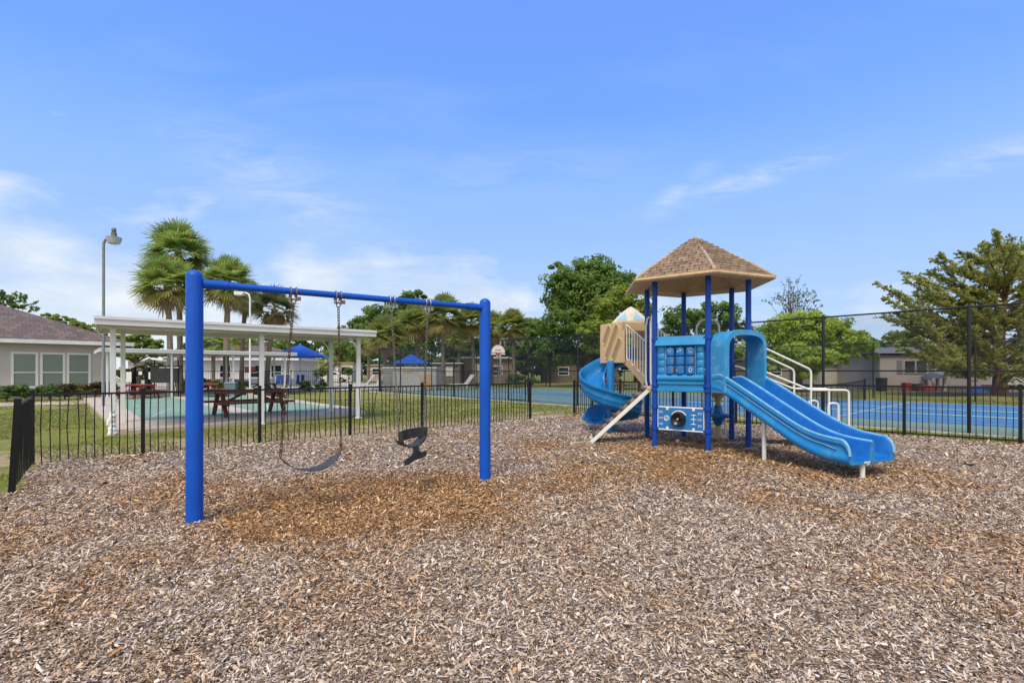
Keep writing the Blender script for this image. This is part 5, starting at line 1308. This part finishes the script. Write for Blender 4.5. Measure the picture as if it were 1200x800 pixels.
def tree(name, label, base, trunk_h, trunk_r, blobs, nclump, nleaf, lsize, cols, seed, group=None, cat='tree', limbs=26, flat=.55, csize=.30, spread=1.0, shell=.35, spray=0):
    rs = np.random.RandomState(seed); base = Vector(base); t = thing(name, base, label, cat, group)
    vol = np.array([b[1].prod()**.8 for b in blobs]); vol /= vol.sum(); C = []; Rc = []; Out = []
    cnt = np.maximum(3, np.round(vol*nclump)).astype(int)
    for (c, r), k in zip(blobs, cnt):
        d = rs.normal(size=(k, 3)); d /= np.linalg.norm(d, axis=1)[:, None]
        f = (shell+(1-shell)*rs.uniform(size=k)**.6)[:, None]*.86
        C.append(c+d*r*f); Rc.append(np.full(k, csize*min(r[0], r[2])*1.0)*rs.uniform(.65, 1.35, k)); Out.append(d)
    C = np.concatenate(C); Rc = np.concatenate(Rc); Out = np.concatenate(Out); n = len(C)
    idx = np.repeat(np.arange(n), nleaf); m = len(idx)
    g = rs.normal(size=(m, 3)); g /= np.maximum(np.linalg.norm(g, axis=1)[:, None], .3); g *= rs.uniform(.2, 1.0, (m, 1))**.5
    P = C[idx]+g*(Rc[idx]*spread)[:, None]*np.array((1.15, 1.15, flat))
    Nn = g*.6+Out[idx]*.4+np.array((0, 0, .6))+rs.normal(size=(m, 3))*.55; Nn /= np.linalg.norm(Nn, axis=1)[:, None]
    wf = .55
    if spray:
        dv_ = Out*.75+np.array((0, 0, .45))+rs.normal(size=(n, 3))*.45; dv_ /= np.linalg.norm(dv_, axis=1)[:, None]
        u_ = rs.uniform(0, 1, m); sl_n = spray*Rc*rs.uniform(.7, 1.4, n)
        P = C[idx]+dv_[idx]*((u_-.4)*sl_n[idx])[:, None]+rs.normal(size=(m, 3))*((1.05-u_)*Rc[idx]*.30*spread)[:, None]; wf = .42
    ln = lsize*rs.uniform(.6, 1.35, m); q = np.clip(rs.uniform(size=n)[idx]*.7+rs.uniform(size=m)*.5-.1, 0, 1)[:, None]
    colr = np.array(cols[0])*(1-q)+np.array(cols[1])*q
    V, CC = leaf_quads(P, Nn, ln, ln*wf, rs, colr)
    bo = np.array(base)
    me = np_mesh('crown', V-bo, np.arange(m*4), np.full(m, 4), CC); link_mesh('crown', me, leafm, t)
    b = MB(); tx = Vector(blobs[0][0]); top_ = Vector((base.x+(tx.x-base.x)*.5, base.y+(tx.y-base.y)*.4, trunk_h))
    mid = base.lerp(top_, .5)+Vector((rs.uniform(-.1, .1)*trunk_h*.3, 0, 0))
    b.tube([base-Vector((0, 0, .2)), base+Vector((0, 0, .3)), mid, top_], [trunk_r*1.5, trunk_r*1.1, trunk_r*.9, trunk_r*.75], 10)
    for k in rs.choice(n, min(limbs, n), False):
        e = Vector(C[k]); s_ = base.lerp(top_, rs.uniform(.7, 1.0)); dd = (e-s_).length
        m1 = s_.lerp(e, .45)+Vector((rs.uniform(-.08, .08), rs.uniform(-.08, .08), rs.uniform(.0, .14)))*dd
        b.tube([s_, m1, e], [trunk_r*.36, trunk_r*.18, trunk_r*.05], 6, caps=False)
    b.build('trunk', bark, t); return t
def px_base(px, Y): return at(px, Y)
# big oak behind the structure
tree('oak_tree', 'big dark green oak rising between the gate and the play structure', px_base(688, 47), 4.2, .38,
     [Bl(692, 345, 46, 40, 47), Bl(660, 340, 26, 32, 47, -1), Bl(720, 335, 28, 30, 47), Bl(690, 318, 34, 20, 47, 1), Bl(664, 380, 34, 26, 47, -2), Bl(706, 385, 38, 24, 47, -1), Bl(650, 318, 12, 12, 47), Bl(655, 408, 26, 22, 47, -1), Bl(700, 412, 44, 22, 47, 1)], 380, 85, .19, GREEN, 1, limbs=36, csize=.34, flat=.8)
tree('yellow_green_tree', 'lighter yellow green tree right behind the spiral slide tower', px_base(728, 38), 2.6, .2,
     [Bl(706, 362, 20, 14, 38), Bl(730, 350, 24, 16, 38, 1), Bl(700, 386, 24, 14, 38, -.5), Bl(745, 372, 26, 22, 38, 1), Bl(722, 395, 30, 14, 38), Bl(695, 404, 18, 10, 38), Bl(760, 356, 14, 12, 38)], 160, 85, .15, YELG, 2, csize=.38, flat=.8)
tree('oak_tree', 'mid green tree seen under the hexagonal roof between its posts', px_base(830, 52), 3, .3,
     [Bl(800, 375, 34, 22, 52), Bl(840, 372, 34, 22, 52, 1), Bl(868, 388, 22, 18, 52), Bl(780, 395, 24, 18, 52), Bl(820, 402, 50, 18, 52)], 190, 80, .19, GREEN, 3, flat=.8)
tree('bright_green_tree', 'bright green bushy tree right of the slide hood behind chain fence', px_base(936, 36), 2.4, .25,
     [Bl(935, 392, 38, 24, 36), Bl(905, 405, 26, 22, 36), Bl(975, 395, 34, 20, 36, 1), Bl(1003, 402, 24, 16, 36, 2), Bl(940, 418, 44, 18, 36, -1), Bl(895, 428, 18, 14, 36, -.5), Bl(962, 424, 18, 12, 36, -1), Bl(915, 382, 26, 20, 36), Bl(945, 378, 30, 18, 36), Bl(975, 384, 24, 16, 36, 1), Bl(880, 405, 16, 16, 36, 1), Bl(890, 415, 20, 16, 36), Bl(950, 436, 22, 10, 36, -1.5), Bl(985, 418, 22, 8, 36, 1), Bl(1022, 412, 10, 9, 36, 2)], 340, 80, .14, BRIGHT, 4, csize=.36, flat=.75)
tree('sparse_tree', 'thin sparse tree with bare twigs above the bright green tree', px_base(928, 44), 5.2, .16,
     [Bl(930, 345, 26, 20, 44), Bl(918, 352, 20, 14, 44), Bl(950, 352, 16, 14, 44), Bl(930, 375, 30, 16, 44)], 90, 20, .10, OLIVE, 5, limbs=70, csize=.26, shell=.2, spray=2.4)
def cedar(label, bpx, Y, tips, seed):
    rs = np.random.RandomState(seed); base = at(bpx, Y); t = thing('cedar_tree', base, label, 'tree'); b = MB()
    ztop = Z(300, Y); ax = lambda f: Vector((base.x+.5*f, base.y+.2*math.sin(f*4), ztop*f))
    b.tube([ax(f)-(Vector((0, 0, .2)) if f == 0 else Vector()) for f in np.linspace(0, 1, 10)], [.42, .33, .29, .26, .22, .18, .14, .10, .06, .02], 10)
    P, D, Rr = [], [], []
    for (px, py) in tips:
        y = Y+rs.normal(0, 1.6); tip = Vector(((px-600)/F*y, y, H-(py-HOR)*y/F))
        hz = math.hypot(tip.x-base.x, tip.y-base.y); f = min(.95, max(.14, (tip.z-hz*.45)/ztop)); s0 = ax(f)
        L0 = (tip-s0).length; m1 = s0.lerp(tip, .5)+Vector((rs.normal(0, .2), rs.normal(0, .2), -.04*L0+rs.normal(0, .15)))
        b.tube([s0, s0.lerp(m1, .5)+Vector((0, 0, .05)), m1, m1.lerp(tip, .6), tip], [.085, .07, .05, .03, .008], 6, caps=False)
        n = int(6+L0*5.0)
        for k in range(n):
            u = .22+.78*((k+rs.uniform())/n); c = (s0.lerp(m1, u*2) if u < .5 else m1.lerp(tip, u*2-1)); dl = (tip-m1).normalized() if u > .5 else (m1-s0).normalized()
            side_ = Vector((rs.normal(), rs.normal(), rs.normal()*.35)); side_ -= dl*side_.dot(dl); side_.normalize()
            d = (dl*rs.uniform(.5, 1.1)+side_*rs.uniform(.1, .9)+Vector((0, 0, rs.uniform(-.12, .38)))).normalized()
            ln = (.45+.75*(1-u))*rs.uniform(.6, 1.25); P.append(np.array(c)); D.append(np.array(d)*ln); Rr.append(.13+.12*(1-u))
    P, D, Rr = np.array(P), np.array(D), np.array(Rr); n = len(P); nl = 38; idx = np.repeat(np.arange(n), nl); m = len(idx)
    u = rs.uniform(0, 1, m); Q = P[idx]+D[idx]*u[:, None]+rs.normal(size=(m, 3))*((1.1-u)*Rr[idx]*.62)[:, None]*np.array((1, 1, .7)); Q[:, 2] -= .10*u*u
    Nn = np.array((0, 0, .8))+rs.normal(size=(m, 3))*.6; Nn /= np.linalg.norm(Nn, axis=1)[:, None]
    ln = .085*rs.uniform(.6, 1.35, m); q = np.clip(rs.uniform(size=n)[idx]*.75+rs.uniform(size=m)*.4-.08, 0, 1)[:, None]
    C = np.array(CEDAR[0])*(1-q)+np.array(CEDAR[1])*q; V, CC = leaf_quads(Q, Nn, ln, ln*.45, rs, C)
    link_mesh('crown', np_mesh('crown', V-np.array(base), np.arange(m*4), np.full(m, 4), CC), leafm, t); b.build('trunk', mat('cedar_bark', (.15, .085, .055), .95, .3, 4, (.22, .14, .10), (.5, .75), stretch=(1, 1, .25), bmp=.6, bscale=14), t)
ctips = [(1027, 332), (1036, 350), (1048, 340), (1060, 320), (1072, 345), (1075, 325), (1092, 318), (1100, 298), (1112, 312), (1126, 296), (1138, 308), (1148, 288), (1164, 271), (1172, 288), (1186, 280), (1198, 292), (1212, 284), (1226, 300), (1245, 296), (1260, 320),
    (1034, 372), (1050, 366), (1066, 372), (1046, 392), (1078, 392), (1090, 370), (1104, 352), (1118, 340), (1132, 360), (1146, 338), (1160, 318), (1180, 330), (1196, 345), (1214, 330), (1232, 345), (1252, 350), (1268, 372), (1090, 408), (1076, 416), (1100, 422), (1116, 400), (1122, 418), (1138, 404),
    (1140, 385), (1158, 365), (1176, 372), (1200, 380), (1222, 376), (1244, 392), (1158, 400), (1180, 408), (1204, 412), (1228, 410), (1256, 416), (1150, 424), (1190, 430), (1216, 432), (1110, 378), (1085, 348), (1060, 352), (1165, 345), (1190, 362), (1128, 378), (1212, 358)]
cedar('large feathery olive cedar at the right behind the blue court', 1172, 30, ctips+[(x+rr_.uniform(-9, 9), y+rr_.uniform(-4, 9)) for x, y in ctips[3:]], 6)
# clipped round mass left of centre
tree('oak_tree', 'large oak behind the palms right of the pavilion', px_base(468, 62), 4, .4,
     [Bl(480, 355, 34, 16, 62), Bl(450, 372, 36, 22, 62), Bl(425, 385, 26, 22, 62), Bl(490, 378, 36, 22, 62), Bl(455, 402, 60, 22, 62), Bl(412, 405, 24, 20, 62), Bl(520, 395, 30, 22, 62)], 280, 80, .25, GREEN, 7, flat=.8)
tree('broadleaf_tree', 'round green tree behind the grey house left of the palms', px_base(160, 44), 2.8, .25,
     [Bl(160, 402, 32, 13, 44), Bl(140, 406, 24, 13, 44), Bl(184, 409, 20, 11, 44), Bl(165, 414, 34, 8, 44)], 130, 80, .16, ((.13, .20, .028), (.27, .32, .06)), 8)
tree('broadleaf_tree', 'dark tree above the grey house roof at the left edge', px_base(12, 52), 5, .3,
     [Bl(20, 352, 18, 12, 52), Bl(-5, 352, 26, 14, 52), Bl(34, 360, 12, 8, 52), Bl(0, 375, 30, 16, 52)], 110, 45, .15, GREEN, 9, spray=2.0)
tree('broadleaf_tree', 'yellowish tree top peeking over the house roof ridge', px_base(80, 60), 4, .25,
     [Bl(65, 374, 20, 8, 60), Bl(95, 381, 20, 7, 60), Bl(110, 390, 16, 8, 60), Bl(75, 388, 40, 12, 60)], 110, 70, .2, YELG, 10)
tree('olive_shrub', 'pale olive bushy tree in front of the cream building', px_base(176, 40), 1.2, .12, [Bl(176, 430, 17, 11, 40), Bl(165, 438, 14, 9, 40), Bl(188, 438, 12, 9, 40)], 60, 70, .12, GREY_O, 11, cat='shrub')
# far tree line
for i, (px, py, rx, ry, Y, cl) in enumerate(((512, 424, 34, 14, 76, GREEN), (565, 428, 30, 12, 80, DARKG), (470, 425, 40, 14, 82, DARKG), (300, 408, 60, 22, 78, GREEN), (240, 415, 40, 18, 76, DARKG), (372, 402, 50, 19, 80, GREEN), (415, 420, 30, 18, 90, DARKG), (545, 410, 30, 28, 70, DARKG), (585, 415, 34, 20, 74, DARKG), (624, 400, 26, 34, 60, GREEN), (640, 425, 40, 16, 66, DARKG), (745, 420, 60, 18, 64, DARKG), (860, 412, 50, 22, 70, GREEN), (1010, 415, 40, 24, 62, GREEN), (1060, 405, 30, 20, 58, GREEN), (1150, 425, 70, 22, 60, DARKG), (1230, 420, 60, 26, 60, DARKG), (30, 400, 60, 20, 75, DARKG))):
    tree('broadleaf_tree', 'tree of the far dark green tree line beyond the houses', px_base(px, Y), 2.5, .25, [Bl(px, py, rx, ry, Y), Bl(px-rx*.5, py+ry*.4, rx*.6, ry*.8, Y), Bl(px+rx*.5, py+ry*.3, rx*.6, ry*.8, Y, 1)], 90, 75, .30, cl, 30+i, 'trees of the far tree line', limbs=14)
# shrubs in front of the grey house, by the pool
def shrub(name, label, px, py, rx, ry, Y, cols, seed, group=None, n=34, ls=.055):
    c, r = Bl(px, py, rx, ry, Y); return tree(name, label, (c[0], c[1], 0), max(.2, c[2]), .03, [(c, r)], n, 75, ls, cols, seed, group, 'shrub', limbs=14, csize=.42)
RED_S = ((.07, .06, .03), (.14, .10, .055))
for i, (px, cl, rx, lab) in enumerate(((8, DARKG, 16, 'green clipped shrub at the left edge below the house windows'), (30, GREEN, 14, 'green shrub right of the edge one under the first window'), (58, DARKG, 15, 'dark green shrub under the middle house window'), (76, RED_S, 13, 'reddish green shrub below the third house window'), (94, OLIVE, 13, 'olive shrub beyond the reddish one under the third window'), (112, RED_S, 13, 'reddish shrub next to the white pavilion posts'), (128, DARKG, 11, 'dark shrub at the right corner of the grey house'))):
    Y = 24.2+i*.55; shrub('garden_shrub', lab, px, 458.5-i*.7, rx, 8.5, Y, cl, 50+i, 'shrubs along the grey house')
for i, (px, py, rx, ry, cl, lab) in enumerate(((244, 449, 14, 6, GREEN, 'green shrub by the pool fence right of the swing post'), (260, 452, 6, 5, YELG, 'small yellow shrub left of the grey blue storage box'), (282, 450, 8, 6, YELG, 'yellow green shrub right of the storage box'), (216, 450, 8, 7, YELG, 'bright yellow shrub under the dark grey board'), (358, 452, 8, 6, DARKG, 'dark shrub at the umbrella pole foot'), (376, 452, 8, 5, DARKG, 'dark low shrub right of the umbrella pole'), (375, 436, 8, 7, GREEN, 'round green shrub beside the white mobile home'), (409, 435, 6, 5, GREEN, 'round shrub right of the white parked car'), (602, 444, 16, 7, ((.05, .10, .02), (.12, .2, .035)), 'bright green shrub below the basketball hoop'), (622, 447, 10, 5, DARKG, 'dark low shrub right of the hoop'), (143, 437, 9, 8, DARKG, 'dark shrub behind the white slanted railing'))):
    shrub('garden_shrub', lab, px, py, rx, ry, 35 if py > 448 else 44, cl, 70+i, None, 26, .08)

# palms
def palm_crown(rs, Rr, nf, lo, hi, green, dead=False):
    V, C = [], []
    for k in range(nf):
        az_ = k*2.39996+rs.uniform(-.3, .3); f = (k+.5)/nf; el_ = R(lo+(hi-lo)*f**.9)+rs.uniform(-.15, .15)
        d = np.array((math.cos(az_)*math.cos(el_), math.sin(az_)*math.cos(el_), math.sin(el_)))
        s = np.array((-math.sin(az_), math.cos(az_), 0)); up = np.cross(d, s)*-1; up = np.cross(s, d) if np.cross(s, d)[2] > 0 else -np.cross(s, d)
        pl = Rr*rs.uniform(.42, .55); hub = d*pl-np.array((0, 0, .10*pl*math.cos(el_)))
        w_ = .018*Rr
        V += [d*.05-s*w_, d*.05+s*w_, hub+s*w_*.6, hub-s*w_*.6]; cb = np.array(green[0])*.5+np.array(green[1])*.5; C += [cb*1.1]*4
        roll = rs.uniform(-.5, .5); s2 = s*math.cos(roll)+up*math.sin(roll); up2 = up*math.cos(roll)-s*math.sin(roll)
        nseg = 23; q0 = rs.uniform(0, 1)
        for j in range(nseg):
            a = R(-118+236*j/(nseg-1)); L_ = Rr*rs.uniform(.46, .58)*(1-.25*abs(a)/2)
            dr = d*math.cos(a)+s2*math.sin(a)+up2*(.18*abs(math.sin(a)))
            p1 = hub+dr*L_*.55; p2 = hub+dr*L_-np.array((0, 0, L_*(.08+.20*rs.uniform()+(.5 if dead else 0))))
            t_ = np.cross(dr, up2); t_ /= np.linalg.norm(t_)+1e-9; ww = Rr*.022
            V += [hub-t_*ww*.4, hub+t_*ww*.4, p1+t_*ww, p1-t_*ww, p1-t_*ww, p1+t_*ww, p2+t_*ww*.25, p2-t_*ww*.25]
            q = min(1, max(0, q0*.6+rs.uniform()*.4)); c = np.array(green[0])*(1-q)+np.array(green[1])*q; ag = 0 if dead else min(1, max(0, (.32-f)/.32+.25*q0-.1)); c = c*(1-.75*ag)+np.array((.34, .28, .12))*.75*ag; C += [c]*4
            C += [c*1.0 if rs.uniform() > .15 else np.array((.18, .15, .06))]*4
    return np.array(V), np.array(C)
def palm_parts(Rr, seed, t, top, drop=1.0, green=((.150, .235, .050), (.320, .410, .110)), nf=76):
    rs = np.random.RandomState(seed)
    for nm, n, lo, hi, g, dd in (('crown', nf, -48, 86, green, False), ('dead_fronds', int(9*drop), -80, -40, ((.24, .19, .11), (.42, .34, .22)), True)):
        V, C = palm_crown(rs, Rr*(1 if not dd else .70), n, lo, hi, g, dd); V = V+np.array(top)
        nq = len(V)//4; link_mesh(nm, np_mesh(nm, V, np.arange(nq*4), np.full(nq, 4), C), leafm, t)
def palm(label, px, py, rpx, Y, seed, tr=.19, bend=0, group=None, drop=1.0, green=((.150, .235, .050), (.320, .410, .110)), nf=76, tpx=None):
    base = at(tpx if tpx else px, Y); t = thing('palm_tree', base, label, 'palm tree', group)
    top = at(px, Y, Z(py, Y))-base; Rr = rpx*Y/F
    palm_parts(Rr, seed, t, tuple(top), drop, green, nf)
    b = MB(); hgt = top.z; n = 14; pts_ = []; rad = []
    for i in range(n+1):
        f = i/n; pts_.append(Vector((top.x*f*f, bend*math.sin(f*3), hgt*f-.1*(f == 0)))); rad.append(tr*(1.25-.35*min(1, f*6))*(1+.05*math.sin(i*2.3))*(1 if f < .9 else 1.25))
    b.tube(pts_, rad, 10, caps=False); b.build('trunk', palmbark, t, local=True); return t
palm('tallest cabbage palm above the near pavilion, rear of the pair', 209, 296, 42, 32, 1, .19, tpx=211)
palm('cabbage palm with wide full crown in front of the tallest one', 196, 334, 40, 29.5, 2, .18, tpx=200)
palm('cabbage palm right of the left swing post behind the beam', 268, 332, 37, 31, 3, .19, tpx=264.5)
palm('shorter palm with shaggy grey dead fronds behind the swing beam', 322, 362, 32, 34, 4, .18, drop=2.2, green=((.07, .10, .035), (.20, .21, .09)), nf=34, tpx=313)
palm('slim palm trunk and small crown just right of the shaggy palm group', 288, 352, 24, 35, 5, .16, tpx=283)
palm('low dark palm behind the near pavilion, right of the swing post', 250, 402, 22, 40, 22, .16, nf=40)
palm('low dark palm between two pavilion posts under the beam palm', 284, 396, 20, 42, 23, .16, nf=40)
palm('bushy low palm behind the large blue shade canopy', 385, 424, 17, 46, 21, .16, nf=30)
row = [(452, 392, 25, 47, 'leftmost palm of the row beyond the pavilion right end'), (487, 378, 24, 49, 'second palm from the left in the middle row'), (520, 370, 27, 47, 'full crowned palm in the middle of the row above the hut'), (553, 376, 22, 49, 'palm just left of the right swing post'), (577, 384, 20, 52, 'palm partly covered by the right swing post'), (601, 382, 21, 46, 'palm right of the swing post by the basketball hoop')]
for i, (px, py, rp, Y, lab) in enumerate(row):
    palm(lab, px, py, rp*1.12, Y, 6+i, .2, group='palms in the row behind the courts', drop=2.2, green=((.135, .19, .04), (.30, .34, .09)), tpx=px+(2 if i % 2 else -1))
palm('smaller palm behind the leftmost one of the middle row', 432, 402, 18, 54, 14, .17)
palm('small palm tucked between the full crowned palm and its right neighbour', 538, 396, 17, 56, 15, .17)
print('objects', len(bpy.data.objects))
